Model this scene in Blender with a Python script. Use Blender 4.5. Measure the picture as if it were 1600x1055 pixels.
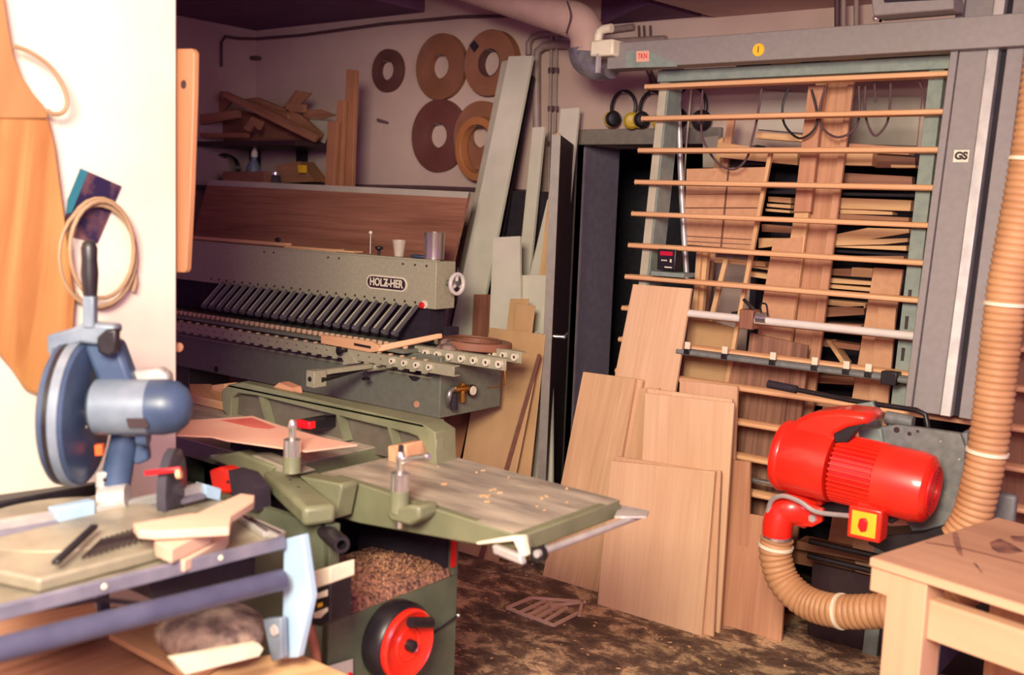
import bpy, bmesh, math, random
from mathutils import Vector as V, Matrix
random.seed(7)
R = math.radians
sc = bpy.context.scene
for o in list(bpy.data.objects): bpy.data.objects.remove(o)
C = sc.collection

# ------------------------------------------------------------ camera (from the vanishing points of the back wall)
F = 1654.0; EYE = V((0, 0, 1.65))
Zc = V((524, 13473, 1654)).normalized()
Xc = V((2165, -287, 1654)); Xc = (Xc - Xc.dot(Zc)*Zc).normalized()
Yc = Zc.cross(Xc)
cam = bpy.data.cameras.new('camera'); co = bpy.data.objects.new('camera', cam); C.objects.link(co)
Rw = Matrix((Xc, Yc, Zc))            # camera -> world rotation
co.matrix_world = Matrix.Translation(EYE) @ Rw.to_4x4()
cam.sensor_width = 36; cam.lens = F/1600*36; cam.clip_start = 0.05
cam.dof.use_dof = True; cam.dof.focus_distance = 4.3; cam.dof.aperture_fstop = 2.4
sc.camera = co

# ------------------------------------------------------------ light
sc.view_settings.view_transform = 'Standard'; sc.view_settings.look = 'None'
sc.view_settings.gamma = 1; sc.view_settings.use_curve_mapping = False
sc.view_settings.exposure = 0.0
w = bpy.data.worlds.new('world'); sc.world = w; w.use_nodes = True
w.node_tree.nodes['Background'].inputs[0].default_value = (0.48, 0.17, 0.52, 1)
w.node_tree.nodes['Background'].inputs[1].default_value = 0.85
def area(name, loc, target, sx, sy, power, col):
    l = bpy.data.lights.new(name, 'AREA'); l.shape = 'RECTANGLE'; l.size = sx; l.size_y = sy; l.energy = power; l.color = col
    o = bpy.data.objects.new(name, l); C.objects.link(o); o.location = loc
    o.rotation_euler = (V(target)-V(loc)).to_track_quat('-Z', 'Y').to_euler(); return o
area('ceiling_lamp', (-0.25, -0.6, 2.5), (-2.5, 2.7, 0.1), 1.0, 0.9, 275, (1.0, 0.91, 0.72))  # key light: unseen ceiling lamp behind the camera, no window
area('purple_fill', (2.4, 0.2, 2.3), (-3.0, 4.2, 1.2), 1.4, 1.2, 60, (0.85, 0.58, 0.9))  # unseen fill light, added to tint the shadows purple

# ------------------------------------------------------------ pixel helpers: a ray through the photo met with a real plane
def ray(px, py): return (Rw @ V((px-800, 527.5-py, -F))).normalized()
def PY(y0, s=0.0): return (V((0, 1, -s)), y0)            # Y = y0 + s*z
def PX(x0, s=0.0): return (V((1, 0, -s)), x0)
def PZ(z0): return (V((0, 0, 1)), z0)
def PN(n, p): n = V(n); return (n, n.dot(V(p)))
def Q(px, py, pl):
    r = ray(px, py); n, d = pl
    return EYE + r*((d - n.dot(EYE))/n.dot(r))
def QD(px, py, depth):
    r = ray(px, py); return EYE + r*(depth/r.dot(-Rw.col[2]))

# ------------------------------------------------------------ materials
def lin(c): return tuple(((x/255)/12.92 if x/255 <= 0.04045 else ((x/255+0.055)/1.055)**2.4) for x in c) + (1,)
MATS = {}
def base_mat(name, rough=0.6, metal=0.0):
    m = bpy.data.materials.new(name); m.use_nodes = True
    b = m.node_tree.nodes['Principled BSDF']; b.inputs['Roughness'].default_value = rough; b.inputs['Metallic'].default_value = metal
    MATS[name] = m; return m, m.node_tree, b
def noise_mat(name, c1, c2, scale=6, rough=0.6, metal=0.0, detail=4, lo=0.35, hi=0.65, bump=0.0, stretch=(1, 1, 1), coat=0):
    m, nt, b = base_mat(name, rough, metal); N = nt.nodes; L = nt.links
    tc = N.new('ShaderNodeTexCoord'); mp = N.new('ShaderNodeMapping'); mp.inputs['Scale'].default_value = stretch
    ns = N.new('ShaderNodeTexNoise'); ns.inputs['Scale'].default_value = scale; ns.inputs['Detail'].default_value = detail
    rp = N.new('ShaderNodeValToRGB'); e = rp.color_ramp.elements
    e[0].position = lo; e[1].position = hi; e[0].color = lin(c1); e[1].color = lin(c2)
    L.new(tc.outputs['Object'], mp.inputs[0]); L.new(mp.outputs[0], ns.inputs[0]); L.new(ns.outputs[0], rp.inputs[0]); L.new(rp.outputs[0], b.inputs['Base Color'])
    if bump:
        bp = N.new('ShaderNodeBump'); bp.inputs['Strength'].default_value = bump; bp.inputs['Distance'].default_value = 0.01
        L.new(ns.outputs[0], bp.inputs['Height']); L.new(bp.outputs[0], b.inputs['Normal'])
    if coat: b.inputs['Coat Weight'].default_value = coat
    return m
def wood_mat(name, c1, c2, c3=None, u=60, v=3.0, rough=0.55, dist=1.5, bump=0.08):
    """grain runs along the UV v axis (metres)"""
    m, nt, b = base_mat(name, rough); N = nt.nodes; L = nt.links
    tc = N.new('ShaderNodeTexCoord'); mp = N.new('ShaderNodeMapping'); mp.inputs['Scale'].default_value = (u, v, 1)
    ns = N.new('ShaderNodeTexNoise'); ns.inputs['Scale'].default_value = 1.0; ns.inputs['Detail'].default_value = 5; ns.inputs['Distortion'].default_value = dist*0.3
    mp2 = N.new('ShaderNodeMapping'); mp2.inputs['Scale'].default_value = (u*0.16, v*0.5, 1)
    n2 = N.new('ShaderNodeTexNoise'); n2.inputs['Scale'].default_value = 1.0; n2.inputs['Detail'].default_value = 2
    mx = N.new('ShaderNodeMath'); mx.operation = 'ADD'
    mu = N.new('ShaderNodeMath'); mu.operation = 'MULTIPLY'; mu.inputs[1].default_value = 0.5
    rp = N.new('ShaderNodeValToRGB'); e = rp.color_ramp.elements
    e[0].position = 0.36; e[1].position = 0.62; e[0].color = lin(c1); e[1].color = lin(c2)
    if c3: k = e.new(0.49); k.color = lin(c3)
    for q in (mp, mp2): L.new(tc.outputs['UV'], q.inputs[0])
    L.new(mp.outputs[0], ns.inputs[0]); L.new(mp2.outputs[0], n2.inputs[0])
    L.new(ns.outputs[0], mx.inputs[0]); L.new(n2.outputs[0], mx.inputs[1]); L.new(mx.outputs[0], mu.inputs[0]); L.new(mu.outputs[0], rp.inputs[0])
    L.new(rp.outputs[0], b.inputs['Base Color'])
    bp = N.new('ShaderNodeBump'); bp.inputs['Strength'].default_value = bump; bp.inputs['Distance'].default_value = 0.002
    L.new(ns.outputs[0], bp.inputs['Height']); L.new(bp.outputs[0], b.inputs['Normal'])
    return m
def plain(name, c, rough=0.5, metal=0.0, var=5, scale=25, coat=0):
    a = tuple(max(0, x-var) for x in c); d = tuple(min(255, x+var) for x in c)
    return noise_mat(name, a, d, scale, rough, metal, coat=coat)

m_wall = noise_mat('white_plaster', (206, 190, 180), (226, 212, 200), 2.2, 0.85, bump=0.15, detail=8)
m_wall_back = noise_mat('back_wall_plaster', (190, 160, 150), (206, 178, 166), 1.8, 0.85, bump=0.12, detail=8)
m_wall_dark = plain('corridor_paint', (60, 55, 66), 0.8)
m_ceil_shade = noise_mat('shaded_ceiling_colour', (104, 66, 104), (116, 74, 112), 3, 0.9)  # the ceiling's shade is put into this dark plum colour
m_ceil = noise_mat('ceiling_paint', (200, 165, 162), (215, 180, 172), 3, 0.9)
# floor: dark worn boards with sawdust smears
def floor_mat():
    m, nt, b = base_mat('dusty_floor', 0.75); N = nt.nodes; L = nt.links
    tc = N.new('ShaderNodeTexCoord'); mp = N.new('ShaderNodeMapping'); mp.inputs['Scale'].default_value = (1.1, 1.5, 1); mp.inputs['Rotation'].default_value = (0, 0, 0.5)
    n1 = N.new('ShaderNodeTexNoise'); n1.inputs['Scale'].default_value = 5.5; n1.inputs['Detail'].default_value = 9; n1.inputs['Roughness'].default_value = 0.7; n1.inputs['Distortion'].default_value = 0.35
    n2 = N.new('ShaderNodeTexNoise'); n2.inputs['Scale'].default_value = 1.6; n2.inputs['Detail'].default_value = 3
    n3 = N.new('ShaderNodeTexNoise'); n3.inputs['Scale'].default_value = 60; n3.inputs['Detail'].default_value = 3
    r1 = N.new('ShaderNodeValToRGB'); e = r1.color_ramp.elements
    e[0].position = 0.40; e[0].color = lin((88, 67, 58)); e[1].position = 0.585; e[1].color = lin((222, 188, 148))
    k = e.new(0.50); k.color = lin((132, 104, 86))
    r2 = N.new('ShaderNodeValToRGB'); f = r2.color_ramp.elements
    f[0].position = 0.4; f[0].color = (0.72, 0.72, 0.72, 1); f[1].position = 0.62; f[1].color = (1.05, 1.0, 1.0, 1)
    r3 = N.new('ShaderNodeValToRGB'); g = r3.color_ramp.elements
    g[0].position = 0.3; g[0].color = (0.7, 0.7, 0.7, 1); g[1].position = 0.7; g[1].color = (1.15, 1.15, 1.15, 1)
    a = N.new('ShaderNodeMixRGB'); a.blend_type = 'MULTIPLY'; a.inputs[0].default_value = 1
    c = N.new('ShaderNodeMixRGB'); c.blend_type = 'MULTIPLY'; c.inputs[0].default_value = 1
    L.new(tc.outputs['Object'], mp.inputs[0])
    for n in (n1, n2, n3): L.new(mp.outputs[0], n.inputs[0])
    L.new(n1.outputs[0], r1.inputs[0]); L.new(n2.outputs[0], r2.inputs[0]); L.new(n3.outputs[0], r3.inputs[0])
    L.new(r1.outputs[0], a.inputs[1]); L.new(r2.outputs[0], a.inputs[2]); L.new(a.outputs[0], c.inputs[1]); L.new(r3.outputs[0], c.inputs[2])
    L.new(c.outputs[0], b.inputs['Base Color'])
    bp = N.new('ShaderNodeBump'); bp.inputs['Strength'].default_value = 0.4; bp.inputs['Distance'].default_value = 0.01
    L.new(n1.outputs[0], bp.inputs['Height']); L.new(bp.outputs[0], b.inputs['Normal'])
    return m
m_floor = floor_mat()
m_beech = wood_mat('beech_veneer', (216, 170, 134), (228, 186, 150), u=70, v=2.5)
m_beech2 = wood_mat('beech_veneer_redder', (206, 158, 124), (220, 174, 140), u=70, v=2.5)
m_oak = wood_mat('oak_veneer', (200, 154, 114), (222, 178, 138), u=38, v=2.0, dist=3)
m_slat = wood_mat('slat_wood', (222, 164, 118), (234, 182, 138), u=60, v=4)
m_peach = wood_mat('peach_board', (168, 112, 80), (182, 126, 92), u=30, v=2)
m_raw = wood_mat('raw_pale_wood', (204, 166, 144), (216, 180, 158), u=30, v=3)
m_bench = wood_mat('bench_pine', (198, 152, 120), (210, 168, 134), u=22, v=1.4)
m_benchtop = wood_mat('bench_top_worn', (158, 114, 92), (190, 146, 118), u=14, v=1.5, rough=0.6)
m_ply = wood_mat('tan_hardboard', (184, 144, 102), (198, 158, 114), u=12, v=6)
m_ply_dark = wood_mat('brown_hardboard', (150, 98, 70), (168, 112, 80), u=12, v=6)
m_mdf = noise_mat('mdf_board', (198, 146, 112), (208, 156, 120), 40, 0.75)
m_mdf_edge = plain('mdf_groove', (120, 76, 62), 0.8)
m_redwood = wood_mat('mahogany_sheet', (122, 76, 58), (158, 106, 84), u=60, v=2)
m_walnut = wood_mat('walnut_board', (92, 56, 44), (170, 122, 98), u=55, v=1.4, rough=0.6)
m_plank = wood_mat('reddish_plank', (176, 120, 92), (204, 150, 116), u=50, v=2)
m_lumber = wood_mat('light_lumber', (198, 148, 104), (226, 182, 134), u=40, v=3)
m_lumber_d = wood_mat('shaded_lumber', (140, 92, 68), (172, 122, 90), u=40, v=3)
m_white_board = noise_mat('white_melamine', (204, 196, 180), (216, 208, 192), 5, 0.5)
m_grey_board = noise_mat('grey_melamine', (172, 160, 146), (186, 174, 160), 5, 0.6)
m_green = noise_mat('olive_green_paint', (104, 106, 82), (120, 120, 94), 7, 0.42, 0.0, detail=6)
m_green_d = noise_mat('machine_green_grey', (108, 110, 96), (117, 118, 104), 30, 0.5, detail=6)
m_green_base = noise_mat('dark_green_paint', (76, 82, 66), (92, 96, 78), 9, 0.5, detail=6)
m_holz = noise_mat('hammered_green_grey', (158, 152, 128), (168, 162, 137), 60, 0.5, detail=6)
m_fence = plain('dusty_fence_iron', (92, 84, 74), 0.5)
m_cast = noise_mat('machined_table_iron', (138, 128, 120), (206, 192, 172), 4, 0.42, 0.3, detail=9, lo=0.3, hi=0.7, stretch=(1.2, 5, 1))
m_leverdark = plain('lever_enamel', (66, 58, 60), 0.4)
m_dark = plain('black_plastic', (30, 24, 30), 0.4)
m_black = plain('matt_black', (36, 24, 38), 0.8, var=5)
m_steel = noise_mat('steel', (150, 148, 150), (186, 182, 180), 20, 0.35, 0.8)
m_tubewhite = noise_mat('satin_white_tube', (216, 206, 200), (228, 218, 212), 9, 0.3)
m_can = noise_mat('can_metal', (176, 164, 152), (192, 180, 168), 6, 0.22, 0.75)
m_chrome = noise_mat('chrome', (220, 218, 216), (232, 230, 228), 5, 0.2, 0.9)
m_alu = noise_mat('brushed_aluminium', (176, 172, 172), (206, 200, 196), 12, 0.4, 0.45)
m_alu_d = noise_mat('blue_grey_profile', (108, 106, 124), (134, 130, 146), 12, 0.45, 0.2)
m_ltable = noise_mat('pale_alloy_table', (122, 114, 100), (170, 160, 140), 7, 0.4, 0.2, detail=6)
m_bluepaint = noise_mat('light_blue_paint', (150, 178, 204), (166, 192, 216), 6, 0.45)
m_blue = noise_mat('saw_blue_plastic', (46, 62, 90), (66, 82, 112), 9, 0.4, detail=6)
m_bluegrey = noise_mat('saw_grey_alloy', (104, 116, 134), (134, 144, 158), 9, 0.4, 0.15)
m_tube = noise_mat('dark_blue_tube', (72, 72, 100), (88, 88, 114), 8, 0.4, 0.2)
m_red = noise_mat('red_machine_paint', (224, 34, 22), (236, 46, 28), 6, 0.34, coat=0.3)
m_redp = plain('red_plastic', (206, 24, 34), 0.35)
m_yellow = plain('yellow_plate', (242, 186, 40), 0.5)
m_roller = plain('worn_roller', (206, 170, 138), 0.5)
m_cream = plain('cream_enamel', (226, 214, 190), 0.5)
m_badge = plain('badge_brown', (50, 32, 36), 0.5, var=4)
m_saw = noise_mat('saw_grey_enamel', (134, 126, 124), (140, 132, 130), 40, 0.55)
m_post_lit = noise_mat('lit_post_face', (176, 168, 148), (188, 180, 160), 12, 0.55)  # left post's lit face: the light is put into this paler colour
m_sawgreen = noise_mat('frame_green_grey', (122, 134, 128), (136, 146, 138), 30, 0.5)
m_sawgrey = noise_mat('carriage_grey', (104, 106, 106), (124, 124, 122), 30, 0.5)
m_hose = noise_mat('ribbed_hose', (172, 124, 86), (188, 140, 100), 9, 0.55)
m_hosedark = plain('hose_dust', (150, 96, 70), 0.7)
m_brass = noise_mat('brass', (176, 124, 62), (206, 150, 80), 12, 0.3, 0.9)
m_rolls = [noise_mat('roll_dark', (84, 48, 46), (96, 56, 50), 8, 0.6), noise_mat('roll_brown', (126, 80, 58), (138, 88, 64), 8, 0.55),
           noise_mat('roll_tan', (138, 88, 66), (150, 98, 74), 8, 0.55), noise_mat('roll_wine', (100, 54, 50), (112, 62, 56), 8, 0.55),
           noise_mat('roll_orange', (172, 108, 66), (186, 120, 74), 8, 0.5)]
m_pipe = plain('painted_pipe', (150, 128, 122), 0.5)
m_pipe_d = plain('dark_conduit', (88, 60, 66), 0.6)
m_door = wood_mat('dark_door', (58, 38, 38), (78, 52, 48), u=20, v=2)
m_frame = plain('grey_door_frame', (128, 118, 110), 0.5)
m_reveal = plain('grey_reveal_paint', (124, 112, 130), 0.6)
m_chips = noise_mat('wood_chips', (58, 34, 34), (170, 116, 90), 90, 0.85, bump=0.6)
m_muff_y = plain('yellow_earcup', (196, 158, 36), 0.45)
m_cord = plain('tan_cord', (158, 128, 100), 0.6)
m_pink = noise_mat('pink_sheet', (226, 166, 146), (236, 184, 162), 5, 0.5)
m_pinkred = noise_mat('red_stain', (204, 92, 84), (222, 120, 106), 9, 0.5)
m_plastic = plain('smoky_plastic', (110, 104, 116), 0.2)
pb = MATS['smoky_plastic'].node_tree.nodes['Principled BSDF']; pb.inputs['Transmission Weight'].default_value = 0.6; pb.inputs['IOR'].default_value = 1.1
m_cup = plain('frosted_cup', (214, 196, 176), 0.35)
pb = MATS['frosted_cup'].node_tree.nodes['Principled BSDF']; pb.inputs['Transmission Weight'].default_value = 0.25
m_orange = plain('orange_plastic', (240, 100, 50), 0.4)
m_teal = noise_mat('teal_cover', (40, 104, 124), (56, 120, 138), 9, 0.4)
m_photo = noise_mat('dark_printed_card', (34, 26, 60), (120, 80, 78), 14, 0.4, detail=6, lo=0.42, hi=0.66)
m_led, nt_, b_ = base_mat('red_display', 0.3); b_.inputs['Base Color'].default_value = lin((150, 14, 34)); b_.inputs['Emission Color'].default_value = lin((190, 20, 44)); b_.inputs['Emission Strength'].default_value = 0.5
m_glove = noise_mat('grimy_cloth', (84, 62, 60), (160, 132, 118), 25, 0.85, bump=0.5)
m_template = wood_mat('walnut_template', (112, 62, 34), (190, 134, 84), (158, 102, 60), u=10, v=0.7, rough=0.4, dist=5)
m_template_l = wood_mat('pale_template', (158, 108, 70), (176, 124, 84), u=14, v=1, rough=0.5)
m_tape = noise_mat('silver_tape', (130, 126, 140), (176, 170, 176), 12, 0.35, 0.5)
m_duct = noise_mat('duct_paint', (182, 146, 138), (200, 164, 152), 4, 0.6)

for n_ in m_cast.node_tree.nodes:
    if n_.type == 'MAPPING': n_.inputs['Rotation'].default_value = (0, 0, 0.9)
# ------------------------------------------------------------ mesh helpers
ORG = {}
def nb(): return bmesh.new()
def obj(name, bm, mat, parent=None, bevel=0.0, grain=None, flat=False, origin=None):
    bmesh.ops.remove_doubles(bm, verts=bm.verts, dist=1e-6)
    bmesh.ops.recalc_face_normals(bm, faces=bm.faces)
    if parent is not None: org = ORG[parent.name]
    elif origin is not None: org = V(origin)
    else:
        xs = [v.co for v in bm.verts]
        org = V(((min(p.x for p in xs)+max(p.x for p in xs))/2, (min(p.y for p in xs)+max(p.y for p in xs))/2, min(p.z for p in xs)))
    for v in bm.verts: v.co -= org
    uvl = bm.loops.layers.uv.new('UVMap')
    if grain is None:
        best = None
        for e in bm.edges:
            l = e.calc_length()
            if best is None or l > best[0]: best = (l, (e.verts[1].co-e.verts[0].co))
        grain = best[1].normalized() if best and best[0] > 0 else V((0, 0, 1))
    g = V(grain).normalized(); ou, ov = random.uniform(0, 9), random.uniform(0, 9)
    for f in bm.faces:
        t = f.normal.cross(g)
        if t.length < 0.3:
            t = f.normal.orthogonal().normalized(); gg = f.normal.cross(t)
        else: t.normalize(); gg = g
        for lp in f.loops: lp[uvl].uv = (lp.vert.co.dot(t)+ou, lp.vert.co.dot(gg)+ov)
    if not flat:
        for f in bm.faces: f.smooth = True
        for e in bm.edges:
            if len(e.link_faces) == 2 and e.calc_face_angle(0) > R(38): e.smooth = False
    me = bpy.data.meshes.new(name); bm.to_mesh(me); bm.free()
    for m in (mat if isinstance(mat, (list, tuple)) else [mat]): me.materials.append(m)
    o = bpy.data.objects.new(name, me); C.objects.link(o)
    if parent is not None: o.parent = parent; ORG[o.name] = org
    else: o.location = org; ORG[o.name] = org
    if bevel:
        b = o.modifiers.new('bevel', 'BEVEL'); b.width = bevel; b.segments = 2; b.limit_method = 'ANGLE'; b.angle_limit = R(40)
    return o
def tag(o, label=None, cat=None, group=None, kind=None):
    if label: o['label'] = label
    if cat: o['category'] = cat
    if group: o['group'] = group
    if kind: o['kind'] = kind
    return o
def thing(name, label, cat, loc, group=None):
    o = bpy.data.objects.new(name, None); C.objects.link(o); o.location = loc; o.empty_display_size = 0.1
    ORG[o.name] = V(loc); return tag(o, label, cat, group)
def copy_tree(o, parent=None):
    c = o.copy(); C.objects.link(c)
    if parent is not None: c.parent = parent
    ORG[c.name] = ORG[o.name]
    for ch in list(o.children): copy_tree(ch, c)
    return c
def box(bm, lo, hi):
    lo = V(lo); hi = V(hi)
    vs = [bm.verts.new((x, y, z)) for x in (lo.x, hi.x) for y in (lo.y, hi.y) for z in (lo.z, hi.z)]
    for f in ((0, 1, 3, 2), (4, 6, 7, 5), (0, 4, 5, 1), (2, 3, 7, 6), (0, 2, 6, 4), (1, 5, 7, 3)): bm.faces.new([vs[i] for i in f])
    return bm
def hexa(bm, a, b):
    """two parallel quads (4 points each)"""
    va = [bm.verts.new(p) for p in a]; vb = [bm.verts.new(p) for p in b]
    bm.faces.new(va); bm.faces.new(vb[::-1]); n = len(va)
    for i in range(n): bm.faces.new((va[i], vb[i], vb[(i+1) % n], va[(i+1) % n]))
    return bm
def prism(bm, pts, d):
    d = V(d); return hexa(bm, [V(p) for p in pts], [V(p)+d for p in pts])
def bar(bm, a, b, w, h, up=(0, 0, 1)):
    a = V(a); b = V(b); d = (b-a).normalized(); s = d.cross(V(up))
    if s.length < 1e-4: s = d.cross(V((0, 1, 0)))
    s.normalize(); u = s.cross(d).normalized()
    q = [s*w/2+u*h/2, -s*w/2+u*h/2, -s*w/2-u*h/2, s*w/2-u*h/2]
    return hexa(bm, [a+k for k in q], [b+k for k in q])
def rings(bm, cs, n, cap=True):
    """cs: list of (centre, axis_u, axis_v, ru, rv)"""
    prev = None; first = None
    for c, u, v, ru, rv in cs:
        r = [bm.verts.new(c+u*(math.cos(2*math.pi*i/n)*ru)+v*(math.sin(2*math.pi*i/n)*rv)) for i in range(n)]
        if prev:
            for i in range(n): bm.faces.new((prev[i], prev[(i+1) % n], r[(i+1) % n], r[i]))
        else: first = r
        prev = r
    if cap:
        bm.faces.new(first[::-1]); bm.faces.new(prev)
    return bm
def lathe(bm, o, axis, prof, n=24, cap=True):
    """prof: list of (radius, distance along axis)"""
    o = V(o); a = V(axis).normalized(); u = a.orthogonal().normalized(); v = a.cross(u)
    return rings(bm, [(o+a*h, u, v, max(r, 1e-4), max(r, 1e-4)) for r, h in prof], n, cap)
def cyl(bm, a, b, r, r2=None, n=16):
    a = V(a); b = V(b); return lathe(bm, a, b-a, [(r, 0), (r if r2 is None else r2, (b-a).length)], n)
def smoothpts(pts, k=6, closed=False):
    pts = [V(p) for p in pts]; out = []; n = len(pts)
    def P(i): return pts[i % n] if closed else pts[max(0, min(n-1, i))]
    for i in range(n if closed else n-1):
        p0, p1, p2, p3 = P(i-1), P(i), P(i+1), P(i+2)
        for j in range(k):
            t = j/k; out.append(0.5*((2*p1)+(p2-p0)*t+(2*p0-5*p1+4*p2-p3)*t*t+(3*p1-p0-3*p2+p3)*t**3))
    if not closed: out.append(pts[-1])
    return out
def tube(bm, pts, r, n=8, k=0, closed=False):
    if k: pts = smoothpts(pts, k, closed)
    pts = [V(p) for p in pts]; m = len(pts); u = None; cs = []
    for i in range(m):
        a = pts[(i-1) % m] if closed or i > 0 else pts[i]; b = pts[(i+1) % m] if closed or i < m-1 else pts[i]
        t = (b-a).normalized()
        if u is None: u = t.orthogonal().normalized()
        u = (u - t*u.dot(t)); u = u.normalized() if u.length > 1e-6 else t.orthogonal().normalized()
        v = t.cross(u); rr = r[i] if isinstance(r, (list, tuple)) else r(i/(m-1)) if callable(r) else r
        cs.append((pts[i], u, v, rr, rr))
    if closed:
        cs.append(cs[0])
    return rings(bm, cs, n, cap=not closed)
def disc_ring(bm, c, axis, ro, ri, th, n=40):
    """flat annulus centred on c, thickness th along axis"""
    c = V(c); a = V(axis).normalized(); u = a.orthogonal().normalized(); v = a.cross(u)
    R4 = []
    for r, h in ((ri, 0), (ro, 0), (ro, th), (ri, th)):
        R4.append([bm.verts.new(c+a*h+u*(math.cos(2*math.pi*i/n)*r)+v*(math.sin(2*math.pi*i/n)*r)) for i in range(n)])
    for q in range(4):
        A = R4[q]; B = R4[(q+1) % 4]
        for i in range(n): bm.faces.new((A[i], A[(i+1) % n], B[(i+1) % n], B[i]))
    return bm
def sphere(bm, c, r, sx=1, sy=1, sz=1, n=14):
    m = Matrix.Translation(V(c)) @ Matrix.Diagonal((r*sx, r*sy, r*sz, 1))
    bmesh.ops.create_uvsphere(bm, u_segments=n, v_segments=max(6, n//2+2), radius=1, matrix=m); return bm
def ppoly(bm, px, pl, th, away=True):
    """polygon given by pixels on plane pl, extruded th along the normal away from the camera"""
    n, d = pl; nn = n.normalized()
    if (nn.dot(EYE) - d/n.length > 0) == away: nn = -nn
    return prism(bm, [Q(x, y, pl) for x, y in px], nn*th)
def board(name, px, pl, th, mat, label, cat='board', group=None, bevel=0.001, parent=None, grain=None, grain_i=None):
    pts = [Q(x, y, pl) for x, y in px]
    if grain is None and grain_i is not None: grain = pts[grain_i[1]]-pts[grain_i[0]]
    o = obj(name, ppoly(nb(), px, pl, th), mat, parent, bevel, grain=grain)
    if parent is None: tag(o, label, cat, group)
    return o
def text(name, body, origin, ux, uy, size, mat, parent, width=None, ext=0.001, offset=0.0):
    """lettering lying on the plane (origin, ux, uy), centred"""
    cu = bpy.data.curves.new(name, 'FONT'); cu.body = body; cu.size = size; cu.extrude = ext; cu.offset = offset
    cu.align_x = 'CENTER'; cu.align_y = 'CENTER'
    t = bpy.data.objects.new(name, cu); C.objects.link(t)
    bpy.context.view_layer.update()
    me = bpy.data.meshes.new_from_object(t); bpy.data.objects.remove(t)
    bm = nb(); bm.from_mesh(me); ux = V(ux).normalized(); uy = V(uy).normalized(); uz = ux.cross(uy)
    if width:
        xs = [v.co.x for v in bm.verts]; s = width/(max(xs)-min(xs))
    else: s = 1
    for v in bm.verts: v.co = V(origin)+ux*v.co.x*s+uy*v.co.y+uz*v.co.z
    return obj(name, bm, mat, parent, flat=True)
X, Y, Z = V((1, 0, 0)), V((0, 1, 0)), V((0, 0, 1))
YW = 4.75; XL = -5.93; XN = -2.5

# ============================================================ SETTING
def struct(name, bm, mat, **k): return tag(obj(name, bm, mat, **k), kind='structure')
struct('floor', box(nb(), (-6.4, -3, -0.1), (3.2, 7.2, 0)), m_floor, origin=(0, 0, 0))
DX0 = Q(900, 300, PY(YW)).x; DX1 = Q(1110, 300, PY(YW)).x; DZ = 2.0; WT = 0.40
bm = nb(); box(bm, (XL-0.3, YW, 0), (DX0, YW+WT, 3.3)); box(bm, (DX1, YW, 0), (3.2, YW+WT, 3.3)); box(bm, (DX0, YW, DZ), (DX1, YW+WT, 3.3))
struct('wall_back', bm, m_wall_back)
struct('wall_alcove', box(nb(), (XL-0.3, 1.2, 0), (XL, YW, 3.3)), m_wall_back)
bm = nb(); box(bm, (XN-0.2, -3, 0), (XN, 1.74, 3.3)); struct('wall_left', bm, m_wall, bevel=0.006)
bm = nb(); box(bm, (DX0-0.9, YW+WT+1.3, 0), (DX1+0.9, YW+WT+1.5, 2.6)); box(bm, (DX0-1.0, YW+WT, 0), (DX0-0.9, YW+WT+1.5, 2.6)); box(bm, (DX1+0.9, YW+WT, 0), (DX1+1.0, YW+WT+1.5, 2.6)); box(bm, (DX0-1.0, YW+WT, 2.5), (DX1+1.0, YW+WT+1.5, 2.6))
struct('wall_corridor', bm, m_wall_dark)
ZA = Q(400, 48, PY(YW)).z; XA = Q(664, 12, PY(YW)).x
struct('ceiling', box(nb(), (XL-0.3, -3, 3.22), (3.2, YW+WT, 3.3)), m_ceil)
struct('trim_1', box(nb(), (XL-0.1, 1.2, ZA), (XA, YW-0.002, ZA+0.25)), m_ceil_shade)
zb = 2.6; a = Q(1020, 0, PZ(zb)); b = Q(1180, 45, PZ(zb))
bm = nb(); prism(bm, [(a.x+(a.x-b.x)*3, a.y-(b.y-a.y)*3, zb), (b.x, b.y, zb), (b.x, YW, zb), (3.0, YW, zb), (3.0, a.y-(b.y-a.y)*3, zb)], (0, 0, 0.3))
struct('trim_2', bm, m_ceil)
bm = nb(); prism(bm, [Q(x, y, PZ(zb+0.01)) for x, y in ((925, 46), (1010, 6), (1180, 46), (1180, 66))], (0, 0, 0.25)); struct('shade_strip', bm, m_ceil_shade)  # dark piece added for the patch of shade beside the ceiling beam
# door frame, reveal, leaf
fr = thing('door_1', None, None, (DX0, YW, 0)); fr['kind'] = 'structure'
bm = nb(); box(bm, (DX0-0.05, YW-0.03, DZ-0.005), (DX1+0.05, YW+0.06, DZ+0.075)); box(bm, (DX0-0.05, YW-0.03, 0), (DX0, YW+0.06, DZ)); box(bm, (DX1, YW-0.03, 0), (DX1+0.05, YW+0.06, DZ))
obj('door_frame', bm, m_frame, fr, 0.004)
bm = nb(); box(bm, (DX0, YW+0.06, 0), (DX0+0.012, YW+WT, DZ)); box(bm, (DX1-0.012, YW+0.06, 0), (DX1, YW+WT, DZ)); obj('reveal', bm, m_reveal, fr)
hp = V((DX0+0.01, YW-0.03, 0)); ep = Q(868, 400, PY(3.97)); ep.z = 0; dd = (ep-hp).normalized(); dn = V((-dd.y, dd.x, 0))
if dn.dot(V((1, 0, 0))) > 0: dn = -dn
bm = nb(); prism(bm, [hp+Z*0.01, ep+Z*0.01, ep+Z*1.985, hp+Z*1.985], dn*0.02); lf = obj('door_leaf', bm, m_door, fr, 0.002)
bm = nb(); prism(bm, [hp+dn*0.02+Z*0.01, ep+dn*0.02+Z*0.01, ep+dn*0.02+Z*1.985, hp+dn*0.02+Z*1.985], dn*0.02)
prism(bm, [ep+Z*0.01, ep+dd*0.004+Z*0.01, ep+dd*0.004+Z*1.985, ep+Z*1.985], dn*0.04); obj('leaf_edge', bm, m_frame, lf)
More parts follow.
